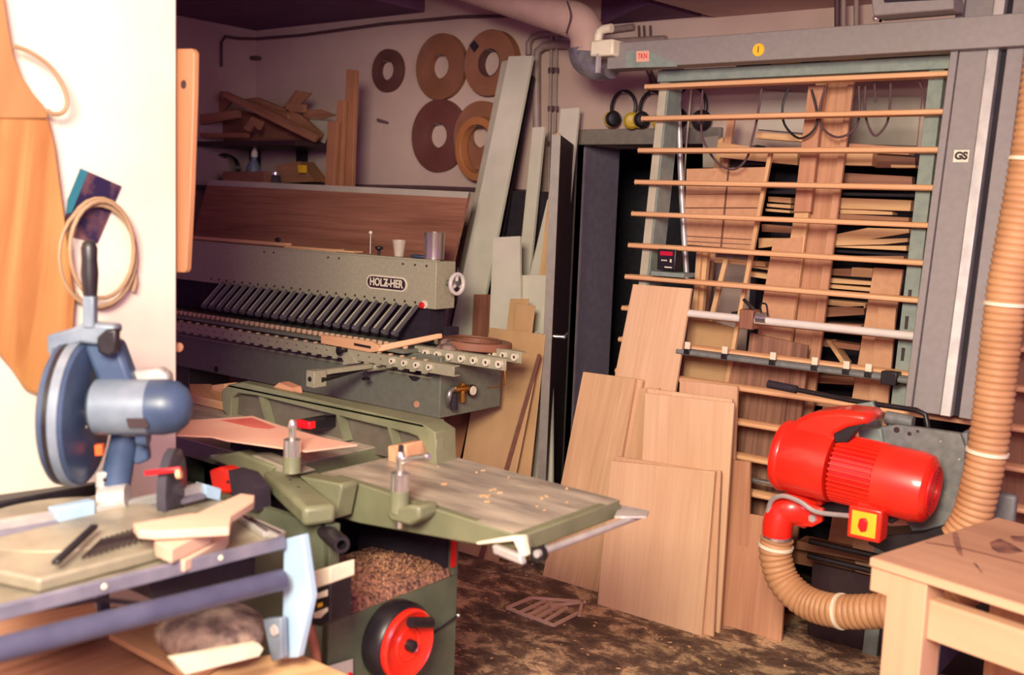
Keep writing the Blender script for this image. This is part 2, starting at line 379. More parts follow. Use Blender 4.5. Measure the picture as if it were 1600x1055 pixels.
hz = 1.06; hc = ep-dd*0.06
bm = nb()
for s, o_ in ((-1, V((0, 0, 0))), (1, dn*0.04)):
    st = hc+o_+Z*hz; cyl(bm, st, st+dn*s*0.05, 0.009); tube(bm, [st+dn*s*0.05, st+dn*s*0.055-dd*0.03, st+dn*s*0.052-dd*0.12], 0.009, 8)
obj('door_handle', bm, m_chrome, lf)

# ============================================================ WALL THINGS: edging coils
def coil(px, py, ro, ri, th, mat, label, tilt=0.0, y=YW, nails=False, lean=0.0):
    c = Q(px, py, PY(y-th)); t = thing('edging_coil', label, 'coil of edging', (c.x, y, c.z-ro), 'coils of veneer edging on the back wall')
    ax = V((0, 1, lean)).normalized(); o = c
    bm = nb(); n = max(4, int((ro-ri)/0.006)); st = (ro-ri)/n
    prof = []
    for i in range(n):
        r = ri+i*st; prof += [(r, 0.0012), (r+st*0.5, 0), (r+st*0.98, 0.0012)]
    u = ax.orthogonal().normalized(); v = ax.cross(u); N = 48; prev = None
    prof = [(ri, th)] + prof + [(ro, th*0.98), (ri, th)]
    for r, h in prof:
        rg = [bm.verts.new(o+ax*h+u*(math.cos(2*math.pi*i/N)*r)+v*(math.sin(2*math.pi*i/N)*r)) for i in range(N)]
        if prev:
            for i in range(N): bm.faces.new((prev[i], prev[(i+1) % N], rg[(i+1) % N], rg[i]))
        prev = rg
    obj('wound_strip', bm, mat, t)
    bm = nb(); disc_ring(bm, o-ax*0.0015, ax, ri+0.002, ri-0.003, th, 36); obj('core', bm, m_rolls[0] if ro < 0.185 and ro > 0.17 else mat, t)
    bm = nb(); cyl(bm, (c.x, y-th-0.03, c.z+ri-0.008), (c.x, y+0.0, c.z+ri-0.008), 0.004, n=8); obj('hook_nail', bm, m_steel, t)
    return t
coil(604, 110, 0.128, 0.062, 0.03, m_rolls[0], 'smallest dark coil of edging, leftmost on the back wall')
coil(687, 104, 0.19, 0.072, 0.035, m_rolls[1], 'brown coil of edging, top middle, above the wine-dark coil')
t = coil(764, 98, 0.182, 0.076, 0.06, m_rolls[2], 'thick brown coil with a dark tape patch, top right on the back wall')
p = Q(739, 74, PY(YW-0.064)); q = Q(748, 84, PY(YW-0.064))
obj('tape_patch', ppoly(nb(), [(733, 71), (741, 63), (748, 72), (741, 82)], PY(YW-0.064), 0.003), m_black, t)
coil(684, 212, 0.212, 0.074, 0.03, m_rolls[3], 'large wine-dark coil of edging, lower middle, under the brown coil')
coil(749, 212, 0.195, 0.07, 0.035, m_rolls[2], 'brown coil of edging partly behind the orange ring, lower right')
c = Q(744, 233, PY(YW-0.12)); t = thing('edging_ring', 'narrow orange ring of edging hanging in front of the lower right coil', 'coil of edging', (c.x, YW-0.1, c.z-0.2), 'coils of veneer edging on the back wall')
disc_ring(bm := nb(), c, (0.12, 1, 0.06), 0.178, 0.135, 0.06, 48); obj('wound_strip', bm, m_rolls[4], t, 0.003)
cyl(bm := nb(), (c.x, c.y-0.02, c.z+0.128), (c.x, YW, c.z+0.128), 0.004, n=8); obj('hook_nail', bm, m_steel, t)
# nail in wall
p = Q(603, 190, PY(YW)); tag(obj('wall_bolt', cyl(nb(), p+V((-0.03, -0.05, 0.01)), p+V((0.02, 0.004, -0.01)), 0.008, n=8), m_pipe_d), 'short dark bolt sticking out of the wall under the small coil', 'bolt')
# pipes / conduits on the wall
def pipe(name, pts, r, mat, label, cat='pipe', k=0, n=10, group=None): return tag(obj(name, tube(nb(), pts, r, n, k), mat), label, cat, group)
W = lambda x, y, o=0.03: Q(x, y, PY(YW-o))
A = lambda x, y, o=0.03: Q(x, y, PX(XL+o))
pipe('conduit', [A(346, 104), A(346, 66), A(352, 57), A(372, 60), W(402, 60.5), W(470, 55), W(600, 37), W(720, 26), W(850, 24)], 0.009, m_pipe_d, 'thin dark conduit running along the wall just below the alcove ceiling')
pipe('heating_pipe', [W(826, 86), W(826, 68), W(832, 58), W(844, 54), W(872, 52), W(912, 53), W(990, 42)], 0.017, m_pipe, 'grey pipe bending at the top above the leaning planks, left of the two')
pipe('heating_pipe', [W(840, 560), W(838, 95, .05), W(840, 80, .05), W(850, 72, .05), W(868, 70, .05), W(900, 70, .05), W(1040, 62, .05)], 0.022, m_pipe, 'thicker grey pipe bending right below its neighbour and running down behind the planks')
for x, o_, lb in ((862, 0.03, 'thin pipe dropping down the wall left of its clamped twin'), (870, 0.03, 'thin clamped pipe dropping down the wall beside the door')):
    t = thing('water_pipe', lb, 'pipe', W(x-14, 700, o_), 'thin vertical pipes by the door')
    tube(bm := nb(), [W(x-14, 700, o_), W(x, 55, o_), W(x+1, 40, o_)], 0.009, 8); obj('pipe_run', bm, m_pipe, t)
    for yy in (110, 170, 225):
        q = W(x-yy*0.01, yy, o_); bm = nb(); cyl(bm, q-Z*0.014, q+Z*0.014, 0.016, n=10); obj('clamp', bm, m_pipe_d, t)
for i, (x, y0, x2, y2) in enumerate(((998, 40, 1020, 132), (1006, 40, 1026, 132), (1016, 40, 1014, 150))):
    pipe('cable', [W(x, y0), W(x+2, (y0+y2)/2), W(x2, y2)], 0.006, m_pipe_d, ('thin dark cable on the wall above the ear defenders, left of three', 'thin dark cable between two others above the ear defenders', 'thin dark cable on the wall above the ear defenders, right of three')[i], 'cable')
# white chimney-ish strip in alcove corner
p = Q(396, 92, PY(YW-0.01)); tag(obj('wall_bracket', box(nb(), (p.x-0.05, YW-0.05, p.z-0.012), (p.x+0.07, YW, p.z+0.012)), m_pipe_d), 'small dark bracket high in the alcove corner', 'bracket')
# extraction duct on the ceiling
t = thing('extraction_duct', 'painted round extraction duct running under the ceiling to a taped elbow', 'duct', Q(900, 60, PY(4.25)))
pa = Q(640, -55, PY(4.2)); pb_ = Q(893, 30, PY(4.2))
tube(bm := nb(), [pa, Q(760, -14, PY(4.2)), pb_], 0.085, 20); obj('pipe_run', bm, m_duct, t)
tube(bm := nb(), [pb_, Q(908, 38, PY(4.2)), Q(918, 58, PY(4.2)), Q(917, 82, PY(4.2))], lambda s: 0.087-0.006*s, 20, 4); obj('elbow', bm, m_duct, t)
tube(bm := nb(), [Q(915, 76, PY(4.2)), Q(917, 92, PY(4.2)), Q(934, 103, PY(4.18)), Q(956, 104, PY(4.16))], lambda s: 0.085-0.03*s, 16, 4); obj('taped_outlet', bm, m_tape, t)
tube(bm := nb(), [Q(886, 2, PY(4.1)), Q(892, 25, PY(4.08)), Q(885, 52, PY(4.12))], 0.004, 6, 4); obj('hanger_wire', bm, m_pipe_d, t)

# ear defenders
def muff(px, py, label, s=1.0, cup=m_muff_y):
    c = Q(px, py, PY(YW-0.06)); t = thing('ear_defender', label, 'ear defenders', (c.x, YW, c.z-0.1), 'ear defenders on the wall above the door')
    pts = [c+V((math.cos(a)*0.072*s, 0, math.sin(a)*0.085*s+0.01)) for a in [R(-25+i*23) for i in range(11)]]
    tube(bm := nb(), pts, 0.009, 8, 2); obj('headband', bm, m_dark, t)
    for sgn, off in ((-1, 0.0), (1, -0.02)):
        ax = V((sgn*0.55, -0.8, -0.1)).normalized(); q = c+V((sgn*0.058*s, -0.01, -0.045+off*0.5))
        lathe(bm := nb(), q, ax if sgn > 0 else V((0.75, -0.6, 0)), [(0.02, 0.0), (0.04*s, 0.004), (0.042*s, 0.02), (0.03, 0.034), (0.01, 0.038)], 18); e = obj('ear_cup', bm, cup if sgn > 0 else m_dark, t)
        lathe(bm := nb(), q, -(ax if sgn > 0 else V((0.75, -0.6, 0))), [(0.02, 0.0), (0.042*s, 0.002), (0.042*s, 0.014), (0.022, 0.02)], 18); obj('cushion', bm, m_dark if sgn > 0 else cup, e)
    cyl(bm := nb(), c+V((0, -0.02, 0.088*s)), c+V((0, 0.06, 0.088*s)), 0.004, n=8); obj('hook', bm, m_steel, t)
muff(974, 172, 'yellow and black ear defenders hanging leftmost above the doorway')
muff(1019, 173, 'yellow and black ear defenders half hidden behind the saw frame post')
muff(1079, 170, 'black ear defenders hanging right of the saw frame post', 1.15, m_dark)

# ============================================================ ALCOVE SHELF with offcuts
zs = Q(400, 220, PY(4.25)).z; xs0, xs1 = XL+0.01, Q(512, 226, PY(4.5)).x
t = thing('wall_shelf', 'dark two-tier shelf in the alcove corner piled with offcuts', 'shelf', ((xs0+xs1)/2, 4.5, 0.9))
box(bm := nb(), (xs0, 4.25, zs-0.03), (xs1, YW-0.005, zs)); obj('shelf_board', bm, m_badge, t, 0.002)
zs2 = Q(400, 284, PY(4.25)).z-0.03
box(bm := nb(), (xs0, 4.25, zs2-0.03), (xs1, YW-0.005, zs2)); obj('shelf_board', bm, m_badge, t, 0.002)
for xx in (xs0+0.02, xs1-0.06, (xs0+xs1)/2):
    box(bm := nb(), (xx, 4.68, 0.0), (xx+0.04, YW-0.005, zs-0.03)); obj('upright', bm, m_black, t)
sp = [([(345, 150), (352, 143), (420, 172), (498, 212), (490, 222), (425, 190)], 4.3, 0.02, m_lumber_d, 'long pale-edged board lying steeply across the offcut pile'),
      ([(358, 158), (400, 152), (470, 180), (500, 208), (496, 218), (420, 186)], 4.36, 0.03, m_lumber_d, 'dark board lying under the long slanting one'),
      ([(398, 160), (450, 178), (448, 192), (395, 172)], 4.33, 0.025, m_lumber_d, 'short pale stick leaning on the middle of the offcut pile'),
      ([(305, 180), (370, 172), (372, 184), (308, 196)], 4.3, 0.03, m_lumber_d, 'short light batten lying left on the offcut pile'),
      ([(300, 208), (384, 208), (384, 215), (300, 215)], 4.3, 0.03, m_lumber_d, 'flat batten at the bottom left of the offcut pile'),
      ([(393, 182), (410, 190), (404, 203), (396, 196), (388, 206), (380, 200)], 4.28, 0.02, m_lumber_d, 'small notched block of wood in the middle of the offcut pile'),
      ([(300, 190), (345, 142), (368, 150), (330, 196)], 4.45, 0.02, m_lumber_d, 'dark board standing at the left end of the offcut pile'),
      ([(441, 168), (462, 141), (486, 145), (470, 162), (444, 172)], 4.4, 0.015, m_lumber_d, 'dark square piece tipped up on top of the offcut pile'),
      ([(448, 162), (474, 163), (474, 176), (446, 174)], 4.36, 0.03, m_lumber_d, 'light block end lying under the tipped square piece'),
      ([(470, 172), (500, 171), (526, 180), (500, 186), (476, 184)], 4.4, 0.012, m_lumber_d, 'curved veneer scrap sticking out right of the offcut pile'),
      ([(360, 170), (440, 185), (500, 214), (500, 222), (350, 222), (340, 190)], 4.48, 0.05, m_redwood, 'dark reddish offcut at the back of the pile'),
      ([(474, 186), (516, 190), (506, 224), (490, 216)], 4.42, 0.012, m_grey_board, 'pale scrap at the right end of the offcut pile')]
for px, y, th, mt, lb in sp: board('offcut', px, PY(y), th, mt, lb, 'offcut', 'offcuts piled on the alcove shelf')
# things on the lower shelf
p = Q(394, 283, PY(4.4)); p.z = zs2
t = thing('spray_bottle', 'blue-grey squeeze bottle on the lower alcove shelf', 'bottle', p)
lathe(bm := nb(), p, (0.1, 0, 1), [(0.045, 0), (0.05, 0.02), (0.045, 0.13), (0.02, 0.17), (0.018, 0.19)], 16); obj('bottle_body', bm, m_bluegrey, t)
lathe(bm := nb(), p+Z*0.19+X*0.019, (0.1, 0, 1), [(0.022, 0), (0.02, 0.03), (0.008, 0.06)], 12); obj('cap', bm, m_cream, t)
p = Q(430, 284, PY(4.42)); p.z = zs2
t = thing('glass_jar', 'small clear jar with a shiny lid on the lower alcove shelf', 'jar', p)
lathe(bm := nb(), p, (0, 0, 1), [(0.03, 0), (0.032, 0.01), (0.032, 0.07), (0.025, 0.08)], 16); obj('jar_body', bm, m_plastic, t)
lathe(bm := nb(), p+Z*0.08, (0, 0, 1), [(0.027, 0), (0.027, 0.015)], 16); obj('lid', bm, m_chrome, t)
p = Q(350, 262, PY(4.45))
bm = nb()
for i in range(3): tube(bm, [p+V((math.cos(a)*(0.13-.01*i), 0.02*i, math.sin(a)*(0.09-.005*i)))for a in [2*math.pi*k/20 for k in range(20)]], 0.006, 6, closed=True)
tag(obj('cable_coil', bm, m_dark), 'black cable coil standing on the lower alcove shelf', 'cable')
board('crate', [(348, 268), (412, 268), (412, 286), (348, 286)], PY(4.33), 0.14, m_redwood, 'dark low crate on the lower alcove shelf', 'crate')
board('carton', [(430, 258), (468, 252), (492, 284), (440, 286)], PY(4.45), 0.12, m_lumber_d, 'dark crumpled carton on the lower alcove shelf, right side', 'carton')
board('yellow_block', [(465, 258), (474, 258), (474, 270), (466, 270)], PY(4.4), 0.03, m_yellow, 'tiny yellow block on the lower alcove shelf', 'block')
p = Q(303, 283, PY(4.3)); p.z = zs2; t = thing('paint_tin', 'dark tin at the left end of the lower alcove shelf', 'tin', p)
lathe(bm := nb(), p, Z, [(0.06, 0), (0.06, 0.12)], 18); obj('tin_body', bm, m_black, t); lathe(bm := nb(), p+Z*0.12, Z, [(0.062, 0), (0.055, 0.012)], 18); obj('lid', bm, m_steel, t)
# planks standing right of the shelf
for px, y, lb in (([(541, 108), (556, 110), (550, 300), (533, 300)], 4.22, 'tallest dark reddish plank standing against the wall by the shelf'),
                  ([(527, 156), (538, 158), (532, 300), (518, 300)], 4.18, 'middle plank of three standing beside the alcove shelf'),
                  ([(512, 190), (527, 190), (520, 300), (507, 300)], 4.14, 'shortest plank of three, next to the end of the shelf')):
    a, b = Q(px[0][0], px[0][1], PY(y, 0.0)), Q(px[1][0], px[1][1], PY(y, 0.0)); c_, d_ = Q(px[2][0], px[2][1], PY(y, 0.0)), Q(px[3][0], px[3][1], PY(y, 0.0))
    k = (a.z)/(a.z-d_.z); bm = nb(); prism(bm, [a, b, b+(c_-b)*(b.z/(b.z-c_.z)), a+(d_-a)*k], (0, 0.025, 0)); tag(obj('plank', bm, m_ply_dark, bevel=0.002), lb, 'plank', 'planks standing by the alcove shelf')

# ============================================================ HOLZ-HER EDGE MACHINE
YF = 3.5
XR = Q(681, 450, PY(YF)).x; XE = -5.35
zt = Q(681, 409, PY(YF)).z; zbm = Q(681, 484, PY(YF)).z
M = thing('edge_press_machine', 'long grey-green edge banding machine with slanting levers and HOLZ-HER badge', 'machine', ((XE+XR)/2, YF+0.15, 0))
box(bm := nb(), (XE, YF, zbm), (XR, YF+0.13, zt)); beam = obj('upper_beam', bm, m_holz, M, 0.003)
box(bm := nb(), (XE-0.02, YF-0.004, zt-0.002), (XR+0.004, YF+0.02, zt+0.006)); obj('beam_lip', bm, m_holz, beam, 0.001)
sx = [Q(x, 470, PY(YF)).x for x in (322, 690)]
bm = nb(); first = None
for i in range(24):
    xx = -4.72+i*(XR-0.12+4.72)/23; lathe(bm := nb(), (xx, YF, zbm+0.022), -Y, [(0.0055, 0), (0.0055, 0.003), (0.002, 0.004)], 8); obj('screw', bm, m_badge, beam)
for x in (413, 428, 513, 530, 630, 649, 667):
    q = Q(x, 402+(x-540)*0.045, PY(YF)); q.z = zt-0.022; lathe(bm := nb(), q, -Y, [(0.005, 0), (0.005, 0.003), (0.002, 0.004)], 8); obj('screw', bm, m_badge, beam)
# badge
bc = Q(604.5, 442.5, PY(YF)); bw = (Q(636, 444, PY(YF)).x-Q(573, 440, PY(YF)).x)/2; bh = 0.033
def stadium(c, w, h, y, n=10):
    pts = []
    for s in (1, -1):
        for i in range(n+1):
            a = R(-90+180*i/n)
            pts.append(V((c.x+s*(w-h)+s*math.cos(a)*h, y, c.z+s*math.sin(a)*h)))
    return pts
bd = obj('badge', prism(nb(), stadium(bc, bw, bh, YF), (0, -0.004, 0)), m_cream, beam)
obj('badge_field', prism(nb(), stadium(bc, bw-0.008, bh-0.007, YF-0.004), (0, -0.0015, 0)), m_badge, beam)
for x, th in ((-4.0, 0),): pass
text('lettering', 'HOLZ-HER', (bc.x, YF-0.0055, bc.z), X, Z, 0.05, m_cream, beam, width=2*bw-0.046, offset=0.0014)
ar = V((bc.x+0.0, YF-0.0062, bc.z+0.0)); prism(bm := nb(), [ar+V((0.0, 0, 0.011)), ar+V((0.012, 0, 0.0)), ar+V((0.0, 0, -0.011))], (0, -0.001, 0)); obj('badge_arrow', bm, m_cream, beam)
# red button, handwheel
q = Q(661, 477, PY(YF)); lathe(bm := nb(), q+X*0.01+Z*0.004, -Y, [(0.018, 0), (0.018, 0.004)], 20); obj('button_ring', bm, m_cream, beam)
lathe(bm := nb(), q, -Y, [(0.013, 0), (0.015, 0.012), (0.011, 0.018)], 20); obj('red_button', bm, m_redp, beam)
q = Q(692, 444, PX(XR)); q = V((XR, YF+0.075, (zt+zbm)/2+0.01))
hw = obj('handwheel', disc_ring(nb(), q+X*0.05, X, 0.052, 0.036, 0.016, 32), m_tubewhite, beam, 0.004)
cyl(bm := nb(), q, q+X*0.065, 0.014, n=16); obj('wheel_hub', bm, m_steel, hw)
bm = nb()
for a in (90, 210, 330): bar(bm, q+X*0.057, q+X*0.057+V((0, math.cos(R(a))*0.04, math.sin(R(a))*0.04)), 0.01, 0.01, up=(1, 0, 0))
obj('spokes', bm, m_tubewhite, hw)
# levers
xa = Q(319, 475, PY(YF-0.10)).x; xb = Q(617, 524, PY(YF-0.10)).x
zlv = Q(617, 521, PY(YF-0.10)).z
for i in range(23):
    x = xa+(xb-xa)*i/22; zlo = zlv
    top = V((x+0.055, YF-0.02, zbm+0.012)); bot = V((x, YF-0.10, zlo))
    bar(bm := nb(), top, bot, 0.03, 0.018); lv = obj('lever', bm, m_leverdark, M, 0.003)
    bar(bm := nb(), top+V((0, -0.008, 0.004)), bot+V((0, -0.008, 0.012)), 0.006, 0.008); obj('lever_rib', bm, m_holz, lv, 0.001)
    cyl(bm := nb(), bot+V((-0.012, 0, 0)), bot+V((0.012, 0, 0)), 0.013, n=10); obj('pressure_foot', bm, m_steel, lv)
box(bm := nb(), (XE, YF+0.02, 1.03), (XR-0.05, YF+0.12, zbm)); obj('dark_housing', bm, m_black, M)
# table bed with roller rows
zbed = 1.045
box(bm := nb(), (XE, YF-0.22, zbed-0.035), (XR+0.02, YF+0.24, zbed-0.02)); obj('bed_plate', bm, m_green_d, M, 0.002)
y1 = YF-0.165
for i in range(56):
    x = XE+0.1+i*(XR-0.02-XE-0.1)/55; bm = nb(); lathe(bm, (x, y1, zbed-0.02), Z, [(0.011, 0), (0.013, 0.004), (0.013, 0.016), (0.009, 0.019)], 9); obj('roller', bm, m_roller, M)
# front rail with notches
yr = YF-0.25; xr1 = Q(710, 578, PY(yr)).x; zr = Q(710, 572, PY(yr)).z
box(bm := nb(), (XE, yr-0.003, zr-0.045), (xr1, yr+0.003, zr)); box(bm, (XE, yr, zr-0.006), (xr1, yr+0.035, zr)); box(bm, (XE, yr, zr-0.045), (xr1, yr+0.035, zr-0.04)); rail = obj('front_rail', bm, m_holz, M, 0.0015)
for i in range(34):
    x = XE+0.15+i*0.068
    if x > xr1-0.03: break
    box(bm := nb(), (x, yr+0.003, zr), (x+0.014, yr+0.02, zr+0.008)); obj('rail_tab', bm, m_roller, rail, 0.002)
    lathe(bm := nb(), (x+0.03, yr-0.003, zr-0.02), -Y, [(0.004, 0), (0.003, 0.001)], 8); obj('rail_hole', bm, m_badge, rail)
    box(bm := nb(), (x, yr-0.006, zr-0.052), (x+0.022, yr+0.01, zr-0.045)); obj('rail_clip', bm, m_holz, rail)
for x in (614, 633, 652, 672):
    q = Q(x, 563+(x-614)*0.2, PY(yr-0.004)); q.z = zr-0.02; disc_ring(bm := nb(), q, -Y, 0.014, 0.006, 0.012, 18); obj('roller_disc', bm, m_cream, rail)
    lathe(bm := nb(), q-Y*0.001, -Y, [(0.0065, 0), (0.0065, 0.009)], 10); obj('disc_axle', bm, m_badge, rail)
# two roller arms sticking out right
for (xA, yA, xB, yB, yy, n, lbl) in ((648, 548, 791, 571, YF-0.12, 7, 'a'), (655, 533, 815, 562, YF+0.06, 9, 'b')):
    a = Q(xA, yA, PY(yy)); b = Q(xB, yB, PY(yy)); z_ = (a.z+b.z)/2
    box(bm := nb(), (a.x, yy-0.003, z_-0.025), (b.x, yy+0.003, z_+0.025)); box(bm, (a.x, yy, z_+0.02), (b.x, yy+0.03, z_+0.025)); ra = obj('roller_arm', bm, m_holz, M, 0.0015)
    for i in range(n):
        x = b.x-0.03-i*(b.x-a.x-0.05)/(n-0.2)
        disc_ring(bm := nb(), (x, yy-0.003, z_), -Y, 0.016, 0.007, 0.014, 18); rd = obj('roller_disc', bm, m_cream, ra)
        lathe(bm := nb(), (x, yy-0.003, z_), -Y, [(0.0075, 0), (0.0075, 0.01)], 10); obj('disc_axle', bm, m_badge, ra)
a = Q(788, 573, PY(YF-0.12)); tube(bm := nb(), [a, Q(789, 595, PY(YF-0.12)), Q(785, 603, PY(YF-0.12)), Q(762, 606, PY(YF-0.12))], 0.003, 6, 3); obj('wire_hook', bm, m_brass, M)
# body
zb0 = Q(690, 655, PY(YF-0.15)).z; xbR = Q(688, 600, PY(YF-0.15)).x
box(bm := nb(), (XE, YF-0.15, zb0), (xbR, YF+0.27, zbed-0.035)); body = obj('body', bm, m_green_d, M, 0.004)
zmid = zb0+0.62*(zbed-0.035-zb0)
box(bm := nb(), (XE, YF-0.156, zmid), (xbR-0.05, YF-0.15, zmid+0.008)); obj('panel_seam', bm, m_holz, body)
q = Q(648, 582, PY(YF-0.151)); lathe(bm := nb(), q, -Y, [(0.038, 0), (0.038, 0.003), (0.03, 0.004)], 28); obj('dark_port', bm, m_black, body)
q = Q(651, 632, PY(YF-0.151)); lathe(bm := nb(), q, -Y, [(0.016, 0), (0.014, 0.004)], 18); obj('plug', bm, m_plank, body)
q = Q(338, 577, PY(YF-0.151)); lathe(bm := nb(), q, -Y, [(0.016, 0), (0.014, 0.004)], 18); obj('plug', bm, m_black, body)
box(bm := nb(), (XE+0.2, YF-0.05, 0.0), (XE+0.5, YF+0.22, zb0)); obj('pedestal', bm, m_green_base, M, 0.004); box(bm := nb(), (xbR-0.75, YF-0.05, 0.0), (xbR-0.45, YF+0.22, zb0)); obj('pedestal', bm, m_green_base, M, 0.004)
# air regulator on the end face
xf = xbR+0.002
def E(x, y, o=0.03): return Q(x, y, PX(xf+o))
tube(bm := nb(), [E(700, 634, .0), E(701, 622), E(704, 610), E(712, 606)], 0.012, 10, 3); rg = obj('regulator', bm, m_steel, M)
cyl(bm := nb(), E(709, 608), E(731, 606), 0.015, n=14); obj('valve_body', bm, m_brass, rg)
for x in (711, 723): cyl(bm := nb(), E(x, 612), E(x, 598 if x > 715 else 606), 0.01, n=12); obj('valve_neck', bm, m_brass, rg)
cyl(bm := nb(), E(709, 614), E(709, 640), 0.016, n=14); obj('oil_bowl', bm, m_black, rg)
cyl(bm := nb(), E(722, 612), E(722, 628), 0.013, n=14); obj('filter_bowl', bm, m_brass, rg)
q = E(736, 610, .03); lathe(bm := nb(), q, X, [(0.02, 0), (0.022, 0.01), (0.019, 0.016)], 20); gg = obj('pressure_gauge', bm, m_cream, rg)
lathe(bm := nb(), q-X*0.002, X, [(0.026, 0), (0.026, 0.014)], 24); obj('gauge_rim', bm, m_badge, rg)
# outrigger arm
y0 = YF-0.25
a = Q(490, 590, PY(YF-0.55)); b = Q(560, 575, PY(y0))
box(bm := nb(), a-V((0.025, 0.02, 0.04)), a+V((0.025, 0.05, 0.03))); orr = obj('outrigger_block', bm, m_holz, M, 0.003)
lathe(bm := nb(), a+V((0, -0.02, -0.005)), -Y, [(0.011, 0), (0.011, 0.002)], 14); obj('block_hole', bm, m_black, orr)
bar(bm := nb(), a+V((0.0, 0.05, 0.018)), V((a.x+0.02, y0+0.01, zr-0.06)), 0.03, 0.02); obj('outrigger_arm', bm, m_holz, M, 0.002)
cyl(bm := nb(), a+V((0.02, 0.02, -0.01)), Q(575, 573, PY(YF-0.2)), 0.012, n=12); obj('black_rod', bm, m_dark, M)
cyl(bm := nb(), Q(568, 575, PY(YF-0.24)), Q(620, 569, PY(YF-0.15)), 0.02, n=14); obj('rod_sleeve', bm, m_holz, M)
q = Q(572, 582, PY(YF-0.24)); lathe(bm := nb(), q, -Z, [(0.006, -0.01), (0.006, 0.02), (0.018, 0.025), (0.016, 0.034)], 14); obj('thumb_screw', bm, m_dark, M)
q = Q(536, 548, PY(y0-0.02)); lathe(bm := nb(), q, (-0.3, -1, 0), [(0.008, -0.02), (0.008, 0.01), (0.02, 0.014), (0.02, 0.026), (0.01, 0.03)], 8); obj('star_knob', bm, m_dark, M)
prism(bm := nb(), [Q(*p, PY(y0-0.01)) for p in ((538, 553), (546, 551), (558, 568), (535, 571))], (0, 0.03, 0)); obj('arm_bracket', bm, m_holz, M, 0.002)
zT = zt+0.006
# things on top of the beam
a = Q(283, 376, PY(YF+0.03)); b = Q(450, 389, PY(YF+0.03)); 
for (x0, x1, yy, h, lb) in ((287, 452, YF+0.035, 0.016, 'long thin batten lying on top of the grey-green beam'), (296, 560, YF+0.075, 0.008, 'thin strip of wood lying under the battens on the beam'), (452, 531, YF+0.05, 0.012, 'short pale strip lying at the middle of the beam')):
    A_ = Q(x0, 385, PY(yy)).x; B_ = Q(x1, 395, PY(yy)).x
    if h == 0.016: box(bm := nb(), (max(A_, XE), yy-0.02, zT+0.008), (B_, yy+0.015, zT+0.008+h))
    else: box(bm := nb(), (max(A_, XE), yy-0.035, zT), (B_, yy+0.03, zT+h))
    tag(obj('batten', bm, m_lumber, bevel=0.001), lb, 'batten', 'battens lying on the machine beam')
q = Q(434, 378, PY(YF+0.03)); sphere(bm := nb(), (q.x, YF+0.03, zT+0.036), 0.014, 1.5, 0.8, 0.8); tag(obj('pencil_stub', bm, m_dark), 'small black stub lying on the long batten on the beam', 'stub')
q = Q(623, 408, PY(YF+0.06)); t = thing('plastic_cup', 'frosted plastic cup standing on the machine beam', 'cup', (q.x, YF+0.06, zT))
lathe(bm := nb(), (q.x, YF+0.06, zT), Z, [(0.022, 0), (0.027, 0.04), (0.033, 0.075), (0.031, 0.075), (0.025, 0.04), (0.019, 0.004)], 24); obj('cup_wall', bm, m_cup, t)
q = Q(684, 415, PY(YF+0.07)); t = thing('steel_can', 'shiny cylindrical steel can standing at the right end of the beam', 'can', (q.x-0.025, YF+0.07, zT))
cx = q.x-0.025
lathe(bm := nb(), (cx, YF+0.07, zT), Z, [(0.046, 0), (0.046, 0.118), (0.0465, 0.12), (0.043, 0.121), (0.043, 0.01)], 40); obj('can_wall', bm, m_can, t)
lathe(bm := nb(), (cx, YF+0.07, zT+0.1), Z, [(0.0425, 0), (0.0425, 0.004)], 30); obj('contents', bm, m_plank, t)
q = Q(592, 402, PY(YF+0.05)); t = thing('black_knob', 'black mushroom knob standing on the beam left of the cup', 'knob', (q.x, YF+0.05, zT))
lathe(bm := nb(), (q.x, YF+0.05, zT), Z, [(0.006, 0), (0.007, 0.02), (0.02, 0.03), (0.018, 0.038), (0.006, 0.042)], 18); obj('knob_head', bm, m_dark, t)
q = Q(576, 400, PY(YF+0.08)); t = thing('ball_rod', 'thin rod with a pale ball on top behind the beam', 'rod', (q.x, YF+0.09, zT))
cyl(bm := nb(), (q.x, YF+0.09, zT), (q.x, YF+0.09, zT+0.095), 0.0016, n=6); obj('rod', bm, m_steel, t); sphere(bm := nb(), (q.x, YF+0.09, zT+0.1), 0.009); obj('ball', bm, m_cream, t)
q = Q(655, 408, PY(YF+0.06)); sphere(bm := nb(), (q.x, YF+0.05, zT+0.008), 0.03, 1.5, 0.7, 0.3); tag(obj('blue_rag', bm, m_blue), 'small blue rag lying between the cup and the steel can', 'rag')
# strap-like wooden tool lying on the bed
t = thing('wooden_paddle', 'orange wooden template with a slot lying on the roller bed', 'template', Q(560, 545, PY(YF-0.262)))
pl = PY(YF-0.262)
ppoly(bm := nb(), [(501, 523), (580, 534), (592, 541), (588, 550), (576, 551), (501, 537)], pl, 0.02); obj('template_body', bm, m_slat, t, 0.003)
ppoly(bm := nb(), [(553, 536), (579, 541), (579, 545), (553, 540)], PY(YF-0.264), 0.003); obj('slot', bm, m_badge, t)
prism(bm := nb(), [Q(588, 540, PY(YF-0.26)), Q(684, 521, PY(YF-0.08)), Q(684, 529, PY(YF-0.08)), Q(590, 550, PY(YF-0.26))], (0.01, 0.02, 0)); obj('template_arm', bm, m_slat, t, 0.003)
bm = nb(); q = Q(695, 534, PY(YF-0.07))
for i in range(9): sphere(bm, q+V((random.uniform(-0.05, 0.07), random.uniform(-0.03, 0.03), -0.01+random.uniform(-0.015, 0.03)-i*0.002)), random.uniform(0.018, 0.032), 1.3, 1, 0.8, 10)
tag(obj('work_glove', bm, m_glove), 'grimy crumpled glove lying on the roller arms', 'glove')
